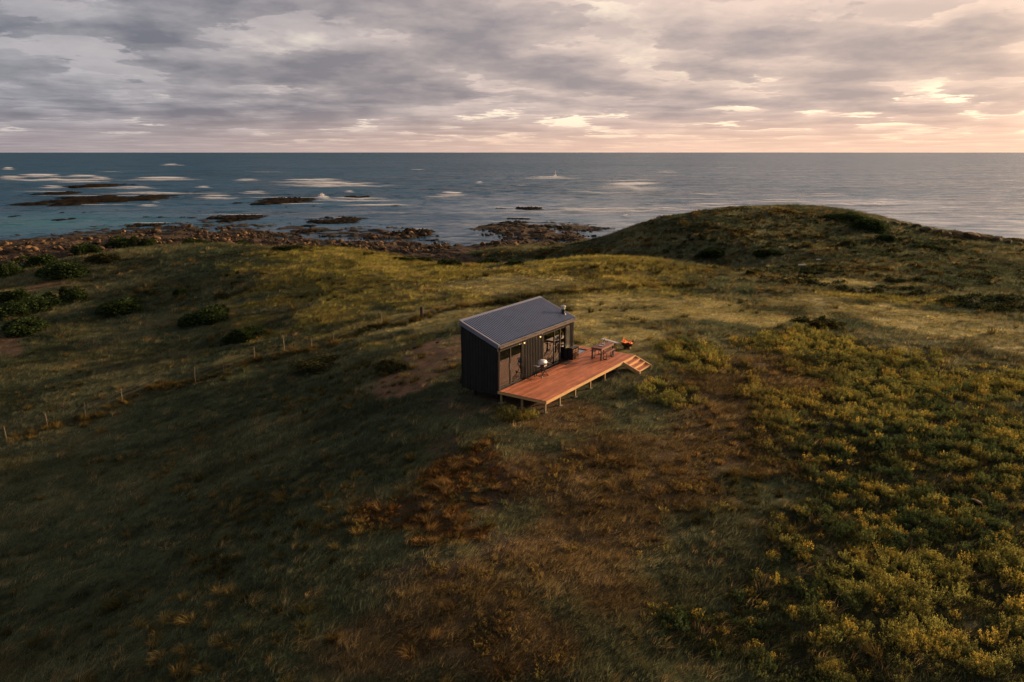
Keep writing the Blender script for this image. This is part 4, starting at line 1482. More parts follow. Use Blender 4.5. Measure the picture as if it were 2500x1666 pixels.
# barbecue on its cart
bq = local_thing('barbecue', 3.42, -0.62, 0.003, 'small silver lidded barbecue on a folding black cart', 'barbecue', R(-8))
mb = MB(); mb.lathe([(0.33, 0.74), (0.345, 0.77), (0.33, 0.83), (0.27, 0.905), (0.16, 0.95), (0.01, 0.96)], 26, sx=1.0, sy=0.72); mb.build('lid', M_STEEL, bq, smooth=True)
mb = MB(); mb.tube([(-0.13, -0.245, 0.80), (-0.13, -0.29, 0.80), (0.13, -0.29, 0.80), (0.13, -0.245, 0.80)], 0.013, 8); mb.build('handle', M_TRIM, bq)
mb = MB(); mb.lathe([(0.10, 0.56), (0.24, 0.585), (0.32, 0.66), (0.34, 0.735), (0.30, 0.738)], 26, sx=1.0, sy=0.72); mb.build('firebox', M_TRIM, bq, smooth=True)
for s_ in (-1, 1):
    mb = MB(); mb.box(min(s_ * 0.335, s_ * 0.58), max(s_ * 0.335, s_ * 0.58), -0.17, 0.17, 0.69, 0.715, c=0.008); mb.build('side_shelf', M_STEEL if s_ < 0 else M_TRIM, bq)
mb = MB(); mb.box(-0.12, 0.12, -0.255, -0.235, 0.62, 0.70); mb.build('control_panel', M_STEEL, bq)
mb = MB()
for yy in (-0.19, 0.19):
    mb.bar((-0.30, yy, 0.05), (0.24, yy, 0.56), 0.03, up=(0, 1, 0)); mb.bar((0.32, yy * 1.05, 0.02), (-0.24, yy * 1.05, 0.56), 0.03, up=(0, 1, 0))
mb.bar((-0.30, -0.20, 0.08), (-0.30, 0.20, 0.08), 0.028); mb.bar((0.32, -0.22, 0.025), (0.32, 0.22, 0.025), 0.03)
mb.build('cart_frame', M_TRIM, bq)
for yy in (-0.25, 0.25):
    mb = MB(); mb.tube([(-0.30, yy - 0.02, 0.08), (-0.30, yy - 0.012, 0.08), (-0.30, yy + 0.012, 0.08), (-0.30, yy + 0.02, 0.08)], [0.06, 0.08, 0.08, 0.06], 18); w_ = mb.build('wheel', M_RUBBER, bq, smooth=True)
    mb = MB(); mb.tube([(-0.30, yy - 0.024, 0.08), (-0.30, yy + 0.024, 0.08)], 0.035, 14); mb.build('hub', M_STEEL, w_)

# firewood rack by the shutter
fw = local_thing('firewood_box', 7.58, -0.24, 0.003, 'black steel box of split firewood against the cabin wall', 'firewood box')
mb = MB()
mb.box(-0.36, -0.345, -0.19, 0.19, 0, 0.72); mb.box(0.345, 0.36, -0.19, 0.19, 0, 0.72)
mb.box(-0.344, 0.344, 0.175, 0.19, 0, 0.72); mb.box(-0.344, 0.344, -0.19, 0.174, 0.005, 0.02); mb.box(-0.344, 0.344, -0.19, 0.174, 0.705, 0.72)
mb.build('case', M_BLACK, fw)
rr_ = random.Random(5)
z0 = 0.022
row = 0
while z0 < 0.56:
    xx = -0.33 + rr_.uniform(0, 0.02)
    hmax = 0
    while xx < 0.26:
        r_ = rr_.uniform(0.045, 0.068)
        if xx + 2 * r_ > 0.34:
            break
        lx, ly = 7.58 + xx + r_, -0.24
        t = local_thing('firewood_log', lx, ly, 0.003 + z0 + r_, 'split log stacked in the black firewood box', 'log', 0, 'logs in the firewood box')
        n_ = rr_.choice((5, 6, 7))
        ph = rr_.uniform(0, 6)
        poly = [(r_ * rr_.uniform(0.82, 1.0) * cos(ph + 2 * pi * i / n_), r_ * rr_.uniform(0.82, 1.0) * sin(ph + 2 * pi * i / n_)) for i in range(n_)]
        mb = MB(); mb.prism(poly, 1, -0.185 - rr_.uniform(0, 0.03), 0.165)
        mb.mi = [0, 0] + [1] * n_
        mb.build('split_wood', [M_LOG, M_BARK if rr_.random() < 0.6 else M_LOG], t)
        xx += 2 * r_ + 0.003
        hmax = max(hmax, 2 * r_)
    z0 += hmax * 0.97
    row += 1
t = tag(MB().box(6.15, 6.95, -0.62, -0.12, 0.003, 0.016, c=0.004).build('doormat', M_IRON, None, (CX, CY, 0)), 'dark doormat on the deck below the glass doors', 'doormat')
t.rotation_euler = (0, 0, YAW)

# ------------------------------------------------------------------ fire bowl and white bench on the grass
fp = ground(1531, 852)
fb_ = empty('fire_bowl', (fp[0], fp[1], fp[2] + 0.05), 0, 'rusty iron fire bowl with glowing flames on the grass beyond the deck', 'fire bowl')
mb = MB(); mb.lathe([(0.27, -0.05), (0.25, 0.03), (0.20, 0.08), (0.19, 0.12)], 22); mb.build('stand', M_IRON, fb_, smooth=True)
mb = MB()
N_ = 36
V, Fs = [], []
prof = [(0.03, 0.09), (0.22, 0.11), (0.37, 0.24), (0.43, 0.42), (0.415, 0.425), (0.35, 0.26), (0.20, 0.15), (0.02, 0.13)]
for i, (r_, z_) in enumerate(prof):
    for j in range(N_):
        a = 2 * pi * j / N_
        wv_ = (0.055 * sin(a * 3 + 1) + 0.035 * sin(a * 7)) if i in (3, 4) else 0
        V.append((r_ * cos(a), r_ * sin(a), z_ + max(wv_, -0.05)))
for i in range(len(prof) - 1):
    for j in range(N_):
        Fs.append((i * N_ + j, i * N_ + (j + 1) % N_, (i + 1) * N_ + (j + 1) % N_, (i + 1) * N_ + j))
Fs += [tuple(range(N_ - 1, -1, -1)), tuple(range(7 * N_, 8 * N_))]
mb.add(V, Fs); mb.build('bowl', M_IRON, fb_, smooth=True)
mb = MB(); rf_ = random.Random(8)
for i in range(34):
    a, rr2 = rf_.uniform(0, 6.3), 0.33 * math.sqrt(rf_.random())
    s_ = rf_.uniform(0.035, 0.065)
    mb.lathe([(0.01, -s_), (s_ * .8, -s_ * .5), (s_, 0), (s_ * .7, s_ * .6), (0.01, s_)], 6, (rr2 * cos(a), rr2 * sin(a), 0.31 + rf_.uniform(0, .07)), sx=rf_.uniform(.8, 1.6))
mb.build('embers', M_EMBER, fb_)
mb = MB()
for i in range(26):
    a, rr2 = rf_.uniform(0, 6.3), 0.27 * math.sqrt(rf_.random())
    x_, y_ = rr2 * cos(a), rr2 * sin(a)
    h_ = rf_.uniform(0.06, 0.15) + (0.13 if x_ < -0.10 else 0)
    w_ = rf_.uniform(0.025, 0.05)
    lx, ly = rf_.uniform(-.10, .03), rf_.uniform(-.05, .05)
    mb.tube([(x_, y_, 0.36), (x_ + lx * .15, y_ + ly * .2, 0.36 + h_ * .3), (x_ + lx * .5 + rf_.uniform(-.02, .02), y_ + ly * .5, 0.36 + h_ * .65), (x_ + lx, y_ + ly, 0.36 + h_)], [w_, w_ * 1.15, w_ * .65, 0.003], 7)
mb.build('flames', M_FLAME, fb_, smooth=True)
pl = bpy.data.lights.new('fire_glow', 'POINT')
pl.energy, pl.color, pl.shadow_soft_size = 5, (1.0, 0.36, 0.10), 0.2
po = bpy.data.objects.new('fire_glow', pl); COL.objects.link(po); po.parent = fb_; po.location = (0, 0, 0.62)
zb_ = -0.6
for _ in range(8):
    x, y = at(1489, 833, zb_ + 0.45)
    zb_ = hz(x, y)
wb = empty('white_bench', (x, y, zb_), R(-52.6), 'pale weathered plank bench on the grass behind the deck table', 'bench')
MB().box(-0.76, 0.76, -0.15, 0.15, 0.42, 0.48, c=0.006).build('seat', M_GREYW, wb)
for xx in (-0.5, 0.5):
    mb = MB(); mb.prism([(-0.13, -0.05), (0.13, -0.05), (0.09, 0.419), (-0.09, 0.419)], 0, xx - 0.035, xx + 0.035); mb.build('leg', M_BROWNW, wb)

# ------------------------------------------------------------------ wire fence
fc0 = FENCE[0]
fen = empty('wire_fence', tuple(fc0), 0, 'long wire stock fence of thin pale stakes crossing the grass behind the cabin', 'fence')
rp = random.Random(4)
tops = []
for i, p in enumerate(FENCE):
    h_ = rp.uniform(1.05, 1.3)
    b = Vector(p) - Vector(fc0)
    lean = Vector((rp.uniform(-.05, .05), rp.uniform(-.05, .05), 1))
    mb = MB()
    if i == 14:
        mb.tube([b + Vector((0, 0, -.2)), b + Vector((0, 0, 1.0)), b + Vector((0, 0, 1.15))], [0.16, 0.15, 0.12], 12)
        o_ = mb.build('strainer_post', M_BARK, fen)
    else:
        mb.bar(b + Vector((0, 0, -.15)), b + lean * h_, 0.030, 0.030)
        o_ = mb.build('stake', M_STAKE, fen)
    tops.append((b, lean))
for hh in (0.25, 0.55, 0.85, 1.02):
    mb = MB()
    for (b, l1), (c_, l2) in zip(tops[:-1], tops[1:]):
        mb.tube([b + l1 * hh, (b + c_) / 2 + (l1 + l2) * 0.5 * hh - Vector((0, 0, .03)), c_ + l2 * hh], 0.004, 4, cap=False)
    mb.build('wire', M_WIRE, fen)

# ------------------------------------------------------------------ shrubs one can tell apart
SHR_MESH = [heath_clump('foliage', 4800, 0.13, 0.036, 300 + i, M_SHRUB) for i in range(4)] + [heath_clump('foliage', 3200, 0.15, 0.045, 320 + i, M_SHRUB_OLIVE) for i in range(2)]


def stem_mesh(seed):
    r_ = random.Random(seed)
    mb = MB()
    for i in range(7):
        a = r_.uniform(0, 6.3)
        e = Vector((cos(a) * r_.uniform(.2, .6), sin(a) * r_.uniform(.2, .6), r_.uniform(.45, .75)))
        mb.tube([(cos(a) * .05, sin(a) * .05, -0.12), e * 0.45 + Vector((0, 0, .08)), e], [0.035, 0.025, 0.01], 6)
    return mb


STEM = []
for i in range(2):
    o_ = stem_mesh(i).build('stems', M_STEM)
    STEM.append(o_.data)
    bpy.data.objects.remove(o_)

SHRUBS = (  # photo x, y of the foot, width px, height px, mesh, label
    (184, 733, 76, 48, 0, 'tall round dark shrub beside the bare sandy gap at the left'),
    (438, 722, 42, 26, 1, 'small brown topped round shrub standing alone above the largest left shrub'),
    (498, 786, 132, 58, 2, 'largest spreading dark shrub on the left slope'),
    (602, 828, 106, 48, 3, 'low dark shrub nearest the fence stakes on the left slope'),
    (316, 752, 128, 34, 1, 'long flat mat of dark shrub between two round shrubs'),
    (545, 730, 40, 30, 4, 'olive shrub right behind the largest spreading shrub'),
    (30, 738, 80, 44, 3, 'rounded shrub at the left edge beside the sandy gap'),
    (105, 752, 100, 44, 0, 'broad dark shrub joined to the left edge thicket'),
    (20, 772, 90, 46, 2, 'dark shrub cut by the left picture edge above the red soil'),
    (45, 812, 120, 46, 1, 'wide dark shrub directly above the red soil patch'),
    (215, 618, 62, 34, 2, 'dark shrub on the skyline of the left rocks'),
    (300, 602, 76, 36, 0, 'green shrub clump rising over the rocky shore at left'),
    (362, 600, 50, 28, 3, 'small shrub right of the green clump on the left crest'),
    (95, 650, 90, 40, 3, 'dark shrub in the hollow at the far left'),
    (160, 668, 110, 46, 1, 'spreading shrub below the left rocks in the hollow'),
    (20, 675, 70, 46, 0, 'bushy dark shrub in the hollow cut by the left edge'),
    (250, 640, 80, 32, 4, 'olive brown shrub on the slope under the left crest'),
    (480, 600, 72, 26, 2, 'flat green shrub along the grass crest left of centre'),
    (590, 600, 46, 20, 3, 'little dark shrub at the grass crest near the shore boulders'),
    (700, 612, 80, 22, 1, 'low green shrub on the crest edge above the wet sand'),
    (985, 638, 70, 20, 0, 'leftmost dark shrub of the row in the dip before the shore'),
    (1035, 642, 50, 24, 1, 'second dark shrub of the row in the dip before the shore'),
    (1095, 648, 62, 28, 2, 'roundest dark shrub at the right end of the row in the dip'),
    (1190, 645, 80, 22, 3, 'dark shrub mound in the hollow behind the cabin'),
    (1255, 648, 60, 22, 0, 'dark shrub at the foot of the middle mound'),
    (1325, 634, 44, 16, 2, 'small shrub at the top of the hollow beside a grey stone'),
    (1836, 676, 40, 28, 0, 'round dark shrub alone on the flat below the hill'),
    (2160, 590, 44, 28, 1, 'round green shrub on the right shoulder of the hill'),
    (2120, 560, 110, 40, 3, 'long green shrub running down the hill crest'),
    (2070, 540, 90, 30, 2, 'green shrub at the top end of the hill crest growth'),
    (2075, 603, 50, 22, 4, 'olive shrub on the middle of the hill slope'),
    (1880, 625, 70, 26, 1, 'dark shrub in the shaded foot of the hill'),
    (1740, 622, 90, 26, 0, 'broad dark shrub under the left end of the hill'),
    (2250, 608, 60, 16, 3, 'low shrub beside the right rocky ridge'),
    (1960, 698, 110, 22, 5, 'brownish shrub mound beside the two pale planks'),
    (2190, 690, 60, 16, 4, 'small olive shrub left of the dark thicket on the right'),
    (800, 890, 150, 22, 5, 'long low dark shrub beside the fence left of the cabin'),
    (945, 905, 76, 44, 4, 'straggly olive shrub by the red soil left of the cabin'),
    (978, 905, 54, 34, 5, 'small olive bush touching the red soil behind the cabin'),
)
for i, (px, py, wp, hp, mi_, lab) in enumerate(SHRUBS):
    g_ = ground(px, py)
    dist = math.hypot(g_[0], g_[1])
    sw_ = wp * dist / 1790 / 2 * 1.08
    sh_ = hp * dist / 1790 * 0.72
    t = empty('shrub', (g_[0], g_[1], g_[2] - 0.05 * sh_), random.uniform(0, 6.3), lab, 'shrub', 'shrubs dotted over the headland')
    sy_ = sw_ * random.uniform(0.7, 1.0)
    for nm, me in (('foliage', SHR_MESH[mi_]), ('stems', STEM[i % 2])):
        o_ = link(nm, me, t)
        k_ = 0.95 if nm == 'foliage' else 0.8
        o_.scale = (sw_ * k_, min(sw_, 1.15 * sy_) * k_, sh_ * k_)

# ------------------------------------------------------------------ rocks
M_ROCK, k, o = new_mat('shore_rock')
tcr = k.n('ShaderNodeTexCoord').outputs['Object']
posr = k.n('ShaderNodeNewGeometry').outputs['Position']
rn, rn2 = k.noise(posr, 0.8, 5, 0.65), k.noise(posr, 5.0, 5, 0.7)
oi = k.m('POWER', k.n('ShaderNodeObjectInfo').outputs['Random'], 2.6)
rc = k.mix(oi, (0.040, 0.028, 0.017), (0.36, 0.20, 0.09))
rc = k.mix(k.ss(rn, 0.35, 0.65), k.mix(1.0, rc, (0.45, 0.42, 0.38), 'MULTIPLY'), rc)
rc = k.mix(k.ss(rn2, 0.42, 0.66), rc, (0.10, 0.078, 0.055))
rz_ = k.sep(posr)[2]
rc = k.mix(k.ss(rz_, SEA + 0.05, SEA + 0.7), (0.022, 0.017, 0.011), rc)
bs = k.n('ShaderNodeBsdfPrincipled')
bs.inputs['Roughness'].default_value = 0.85
bs.inputs['Specular IOR Level'].default_value = 0.06
k.put(bs.inputs['Base Color'], rc)
bpr = k.n('ShaderNodeBump'); bpr.inputs['Strength'].default_value = 0.8; bpr.inputs['Distance'].default_value = 0.12
k.put(bpr.inputs['Height'], k.noise(posr, 2.2, 6, 0.65)); k.put(bs.inputs['Normal'], bpr.outputs[0])
k.put(o.inputs[0], bs.outputs[0])
M_REEF = pmat('weedy_shaded_reef', (0.022, 0.015, 0.008), 0.95, spec=0.04, vscale=0.9, col2=(0.004, 0.004, 0.003), bump=0.8, bscale=1.5)  # dark rock, its colour darkened further to stand in for cloud shade


def rock_mesh(name, seed, sub=3, flat=0.75):
    bm = bmesh.new()
    bmesh.ops.create_icosphere(bm, subdivisions=sub, radius=1.0)
    co = np.array([v.co for v in bm.verts])
    n1_ = fbm(co[:, 0] * 1.3 + seed * 7, co[:, 1] * 1.3 + co[:, 2] * 1.7, 1.0, 3, seed)
    # flattened facets
    r_ = np.random.default_rng(seed)
    d = np.ones(len(co)) * (0.85 + 0.5 * (n1_ - 0.5))
    for _ in range(9):
        nn = r_.normal(size=3); nn /= np.linalg.norm(nn)
        lim = r_.uniform(0.55, 0.8)
        dot = co @ nn
        d = np.where(dot * d > lim, lim / np.maximum(dot, 1e-3), d)
    co = co * d[:, None]
    co[:, 2] *= flat
    for v, c_ in zip(bm.verts, co):
        v.co = c_
    me = bpy.data.meshes.new(name)
    bm.to_mesh(me); bm.free()
    me.materials.append(M_ROCK)
    me.shade_smooth()
    try:
        me.set_sharp_from_angle(angle=R(35))
    except Exception:
        pass
    return me


ROCKS = [rock_mesh('boulder', 40 + i) for i in range(6)]
rb = random.Random(21)


def boulder(px, py, wpx, label, group, name='boulder', sink=0.35, hk=0.7):
    g_ = ground(px, py)
    z_ = max(g_[2], SEA - 0.25)
    s_ = wpx * 1.35 * math.hypot(g_[0], g_[1]) / 1790 / 2
    o_ = link(name, rb.choice(ROCKS))
    o_.location = (g_[0], g_[1], z_ + s_ * hk * (0.6 - sink))
    o_.scale = (s_, s_ * rb.uniform(0.7, 1.1), s_ * hk * rb.uniform(0.8, 1.25))
    o_.rotation_euler = (rb.uniform(-.25, .25), rb.uniform(-.25, .25), rb.uniform(0, 6.3))
    return tag(o_, label, 'boulder', group)


def along(poly, t):
    n = len(poly) - 1
    i = min(int(t * n), n - 1)
    f = t * n - i
    return [poly[i][j] + (poly[i + 1][j] - poly[i][j]) * f for j in range(len(poly[0]))]


# bands of boulders: along the water, and over the shelf
UPPER = ((0, 592), (150, 582), (330, 566), (470, 552), (560, 558), (680, 566), (860, 586), (940, 566), (1050, 574), (1085, 598))
LOWER = ((0, 652), (150, 632), (330, 600), (470, 592), (560, 596), (680, 604), (860, 608), (940, 612), (1040, 614), (1085, 606))
for i in range(125):
    t_ = rb.random()
    u_, l_ = along(UPPER, t_), along(LOWER, t_)
    f = rb.random() ** 0.9
    boulder(u_[0], u_[1] + (l_[1] - u_[1]) * f, rb.choice((3, 4, 4, 5, 6, 7, 9, 12, 15)) * (0.9 + 0.3 * f), 'weathered brown boulder in the rocky strip along the shore', 'boulders strewn along the shore', hk=rb.uniform(0.4, 0.75))
def make_stones():
    n = 2400
    u = rng.uniform(0, 1, n)
    P_ = []
    for t_ in u[:600]:
        a, b = along(UPPER, t_), along(LOWER, t_)
        f = rng.uniform(0, 1)
        P_.append(ground(a[0], a[1] + (b[1] - a[1]) * f))
    for t_ in u[600:850]:
        a, b = along(UP2, t_), along(LO2, t_)
        P_.append(ground(a[0], a[1] + (b[1] - a[1]) * rng.uniform(0, 1)))
    P_ = np.array(P_)
    P_ = np.repeat(P_, 3, 0)
    P_[:, :2] += rng.normal(0, 1.3, (len(P_), 2))
    h_ = height(P_[:, 0], P_[:, 1])
    ok = (h_ > SEA - 0.35) & (h_ < -6.9)
    P_, h_ = P_[ok], h_[ok]
    m_ = len(P_)
    s_ = np.exp(rng.normal(-1.5, 0.75, m_)).clip(0.05, 1.1)
    scatter('shore_stones', np.stack([P_[:, 0], P_[:, 1], h_ + s_ * 0.15], 1), rng.uniform(-.4, 6, (m_, 3)) * np.array([.1, .1, 1]), np.stack([s_, s_ * rng.uniform(.7, 1.1, m_), s_ * rng.uniform(.6, .9, m_)], 1),
            rng.integers(0, 6, m_), np.ones((m_, 3)), ROCKS)


UP2, LO2 = ((1165, 560), (1250, 552), (1370, 556), (1480, 564), (1540, 566)), ((1190, 602), (1260, 606), (1350, 602), (1440, 590), (1530, 574))
for i in range(75):
    t_ = rb.random()
    u_, l_ = along(UP2, t_), along(LO2, t_)
    f = rb.random()
    boulder(u_[0], u_[1] + (l_[1] - u_[1]) * f, rb.choice((3, 4, 4, 5, 6, 8)), 'dark brown boulder on the rock shelf right of the inlet', 'boulders on the rock shelf')
RIDGE = ((2100, 533, 14), (2130, 538, 18), (2160, 541, 22), (2185, 545, 26), (2210, 548, 24), (2235, 553, 30), (2262, 560, 34), (2290, 566, 26), (2310, 570, 24), (2340, 573, 36), (2370, 577, 40), (2400, 582, 34), (2430, 586, 30), (2460, 590, 26),
         (2485, 594, 22), (1660, 535, 10), (1720, 522, 10), (1800, 514, 9), (1560, 553, 10))
for px, py, w_ in RIDGE[2:15]:
    boulder(px, py + 5, w_ * 0.7, 'pale orange boulder along the right rocky ridge of the headland', 'boulders on the headland ridge', hk=0.6, sink=0.25)
make_stones()
boulder(1372, 624, 12, 'single rounded grey stone on the grass behind the mound', None, 'stone')
boulder(2385, 1232, 24, 'flat stone showing among the green scrub at right', None, 'stone', hk=0.35, sink=-0.5)


def reef(px0, px1, py0, py1, h_, seed, label, group=None, mat=M_REEF):
    """low rock shelf standing out of the sea"""
    a, b = at(px0, (py0 + py1) / 2, SEA), at(px1, (py0 + py1) / 2, SEA)
    f, n_ = at((px0 + px1) / 2, py0 + 2, SEA), at((px0 + px1) / 2, py1, SEA)
    c_ = (f + n_) / 2
    rx, ry = np.linalg.norm(b - a) / 2, max(np.linalg.norm(f - n_) / 2, 0.8)
    h_ = min(h_ * 0.58, 0.42 * rx)
    ry = max(ry, 0.45 * rx if rx < 3 else 0.8)
    nu, nv = (90, 44) if px1 - px0 > 60 else (40, 20)
    U, Vv = np.meshgrid(np.linspace(-1.15, 1.15, nu), np.linspace(-1.15, 1.15, nv), indexing='ij')
    X, Y = U * rx, Vv * ry
    e = np.hypot(U, Vv)
    n0 = fbm(X + seed * 31, Y - seed * 17, 2.2 / max(ry, 2), 4, seed)
    n1_ = 1 - np.abs(fbm(X + seed, Y, 0.55, 4, seed + 3) * 2 - 1)
    n2_ = fbm(X * 2, Y + seed, 1.3, 3, seed + 9)
    m_ = 1 - sst(e + (n0 - 0.5) * 1.7, 0.45, 1.0)
    Z = m_ * h_ * (0.12 + 0.75 * n1_ ** 2 + 0.9 * (n2_ - 0.4)) - 0.20
    i, j = np.meshgrid(np.arange(nu - 1), np.arange(nv - 1), indexing='ij')
    q_ = (i * nv + j).ravel()
    Fq = np.stack([q_, q_ + nv, q_ + nv + 1, q_ + 1], 1)
    zf = Z.ravel()
    Fq = Fq[(zf[Fq].max(1) > -0.2)]
    V = np.stack([X.ravel(), Y.ravel(), zf], 1)
    us, inv = np.unique(Fq, return_inverse=True)
    if len(us) == 0:
        return
    me = mesh_np('reef', V[us], inv.reshape(-1, 4), (mat,), True)
    o_ = link('reef', me, None, (c_[0], c_[1], SEA))
    ang = math.atan2((b - a)[1], (b - a)[0])
    o_.rotation_euler = (0, 0, ang)
    return tag(o_, label, 'reef', group)


reef(92, 371, 477, 501, 1.9, 1, 'long dark reef, largest one out in the left of the bay', 'reefs off the shore')
reef(50, 176, 467, 480, 1.5, 2, 'narrow reef left of and behind the largest left reef', 'reefs off the shore')
reef(199, 285, 449, 460, 2.6, 3, 'farthest humped dark reef among breaking waves at left', 'reefs off the shore')
reef(153, 199, 452, 457, 1.2, 4, 'thin line of rock joined to the farthest humped reef', 'reefs off the shore')
reef(600, 788, 482, 499, 1.7, 5, 'long dark reef left of centre with surf on its right tip', 'reefs off the shore')
reef(490, 654, 523, 541, 1.3, 6, 'orange brown reef nearest the shore boulders left of centre', 'reefs off the shore')
reef(325, 413, 544, 555, 1.1, 7, 'dark reef close to the left beach boulders', 'reefs off the shore')
reef(740, 915, 530, 554, 1.3, 8, 'broad broken reef in the shallows above the wet sand', 'reefs off the shore')
reef(838, 905, 477, 485, 1.0, 9, 'flat black reef behind the foam in the middle of the bay', 'reefs off the shore')
reef(953, 978, 498, 504, 0.8, 10, 'lone tiny flat reef in smooth water at the centre', 'reefs off the shore')
reef(1253, 1330, 503, 514, 1.3, 11, 'reddish reef with surf line, farthest right in the water', 'reefs off the shore')
reef(1205, 1252, 506, 511, 0.6, 12, 'thin low reef just left of the reddish reef', 'reefs off the shore')
reef(1238, 1300, 530, 537, 0.8, 13, 'small reddish reef between the rock shelf and the surf', 'reefs off the shore')
reef(1156, 1374, 540, 563, 1.4, 14, 'wide dark rock reef at the outer edge of the right shelf', 'reefs off the shore')
reef(945, 1058, 559, 582, 1.7, 15, 'brown humped reef left of the sandy inlet', 'reefs off the shore')
reef(10, 52, 524, 531, 0.6, 16, 'small flat reef in calm water at the left edge', 'reefs off the shore')
reef(132, 186, 531, 540, 0.7, 17, 'low reef in the turquoise shallows at left', 'reefs off the shore')
reef(700, 800, 556, 572, 1.1, 18, 'ragged reef joined to the shore right of the crest boulders', 'reefs off the shore')
reef(1380, 1500, 552, 566, 0.9, 19, 'low scattered reef at the right end of the rock shelf', 'reefs off the shore')
for i, (px, py, w_) in enumerate(((55, 520, 6), (80, 521, 7), (105, 516, 8), (150, 519, 14), (206, 518, 12), (224, 517, 12), (203, 537, 8), (302, 534, 6), (360, 529, 16), (392, 530, 26), (445, 530, 14), (470, 531, 20), (425, 512, 5), (446, 513, 5), (488, 515, 8),
                              (690, 528, 8), (728, 531, 10), (832, 528, 22), (765, 503, 12), (700, 505, 10), (930, 548, 10), (880, 567, 14), (905, 566, 12), (860, 566, 12), (1150, 586, 7), (1176, 583, 9), (1100, 593, 6), (1065, 577, 7), (1390, 543, 12), (1415, 552, 10),
                              (1445, 548, 9), (1460, 556, 12), (1480, 540, 6), (1545, 541, 6), (1555, 549, 8), (1510, 545, 8), (1600, 548, 7), (1530, 558, 10), (668, 545, 10), (645, 552, 12), (240, 478, 10), (450, 469, 16), (480, 469, 14))):
    reef(px - w_ / 2, px + w_ / 2, py - 2, py + 2, 0.75, 50 + i, 'small dark rock awash in the shallow water', 'small rocks awash in the bay')

# ------------------------------------------------------------------ surf
M_FOAM, k, o = new_mat('white_water')
posf = k.n('ShaderNodeNewGeometry').outputs['Position']
fx_, fy_, fz_ = k.sep(posf)
fn = k.noise(k.comb(k.m('MULTIPLY', fx_, 0.14), fy_, fz_), 0.8, 6, 0.7)
al = k.m('ADD', k.m('MULTIPLY', k.attr('thick').outputs['Fac'], 1.5), k.m('MULTIPLY', k.m('SUBTRACT', fn, 0.5), 2.0))
df0 = k.n('ShaderNodeBsdfDiffuse'); k.put(df0.inputs[0], (0.90, 0.93, 0.97))
dt = k.n('ShaderNodeBsdfTranslucent'); k.put(dt.inputs[0], (0.90, 0.93, 0.97))
df = k.n('ShaderNodeMixShader'); df.inputs[0].default_value = 0.25
M_FOAM.node_tree.links.new(df0.outputs[0], df.inputs[1]); M_FOAM.node_tree.links.new(dt.outputs[0], df.inputs[2])
tr = k.n('ShaderNodeBsdfTransparent')
mx_ = k.n('ShaderNodeMixShader'); k.put(mx_.inputs[0], k.ss(al, 0.18, 1.15))
m_ = M_FOAM.node_tree.links
m_.new(tr.outputs[0], mx_.inputs[1]); m_.new(df.outputs[0], mx_.inputs[2]); k.put(o.inputs[0], mx_.outputs[0])
SURF = (  # x0, x1, y, thickness px, weight 0..1
    (0, 48, 432, 4, .9), (50, 140, 427, 5, 1), (170, 234, 428, 4, 1), (0, 270, 440, 9, .45), (224, 264, 434, 4, .8), (338, 453, 435, 5, 1), (130, 268, 445, 5, .5), (105, 155, 455, 4, .9), (287, 362, 456, 4, .9), (400, 432, 401, 2.5, .8),
    (430, 452, 404, 2, .6), (9, 31, 410, 3.5, 1), (581, 622, 438, 3.5, .9), (700, 826, 439, 5, 1), (723, 911, 448, 6, .9), (765, 820, 450, 5, 1), (482, 511, 456, 3, .9), (296, 445, 470.5, 3.5, .95), (440, 560, 472, 3, .6), (493, 562, 478, 6, .8), (597, 646, 468, 4, .8),
    (776, 802, 479, 7, 1), (796, 941, 485, 5, .85), (838, 1003, 502, 8, .5), (843, 861, 467, 3, .9), (869, 899, 454, 4, .7), (1078, 1125, 472, 7, 1), (1040, 1100, 480, 5, .5), (1163, 1177, 444, 3, .9), (1297, 1378, 432.5, 4, .95), (1330, 1420, 436, 4, .45), (1255, 1288, 453, 3, .6),
    (1470, 1611, 441, 6, .6), (1485, 1600, 449, 12, .95), (1500, 1620, 447, 5, .7), (1328, 1660, 509.5, 6, .8), (1205, 1260, 508, 3, .7), (1380, 1560, 512, 5, .5), (1607, 1649, 418, 3, .8), (1519, 1533, 525, 4, .9), (1668, 1760, 500, 4, .7), (1690, 1757, 475, 6, .7), (1676, 1806, 499, 6, .8),
    (1845, 1967, 488, 5, .85), (1952, 2059, 475, 5, .8), (1998, 2227, 500, 11, .75), (2040, 2160, 495, 5, .7), (2020, 2128, 457, 5, .35), (1600, 1657, 509, 7, .7), (2100, 2350, 520, 10, .35), (1350, 1600, 470, 8, .30), (1100, 1300, 520, 5, .3), (900, 1050, 520, 4, .25),
    (1500, 1700, 430, 3, .3), (600, 700, 420, 2, .35), (240, 300, 420, 2, .4), (1000, 1040, 415, 2, .5), (1750, 1800, 410, 2, .5), (2200, 2260, 430, 2, .35), (345, 380, 500, 4, .8), (370, 392, 494, 3, .7), (1600, 1800, 486, 5, .35), (2250, 2420, 487, 6, .35))


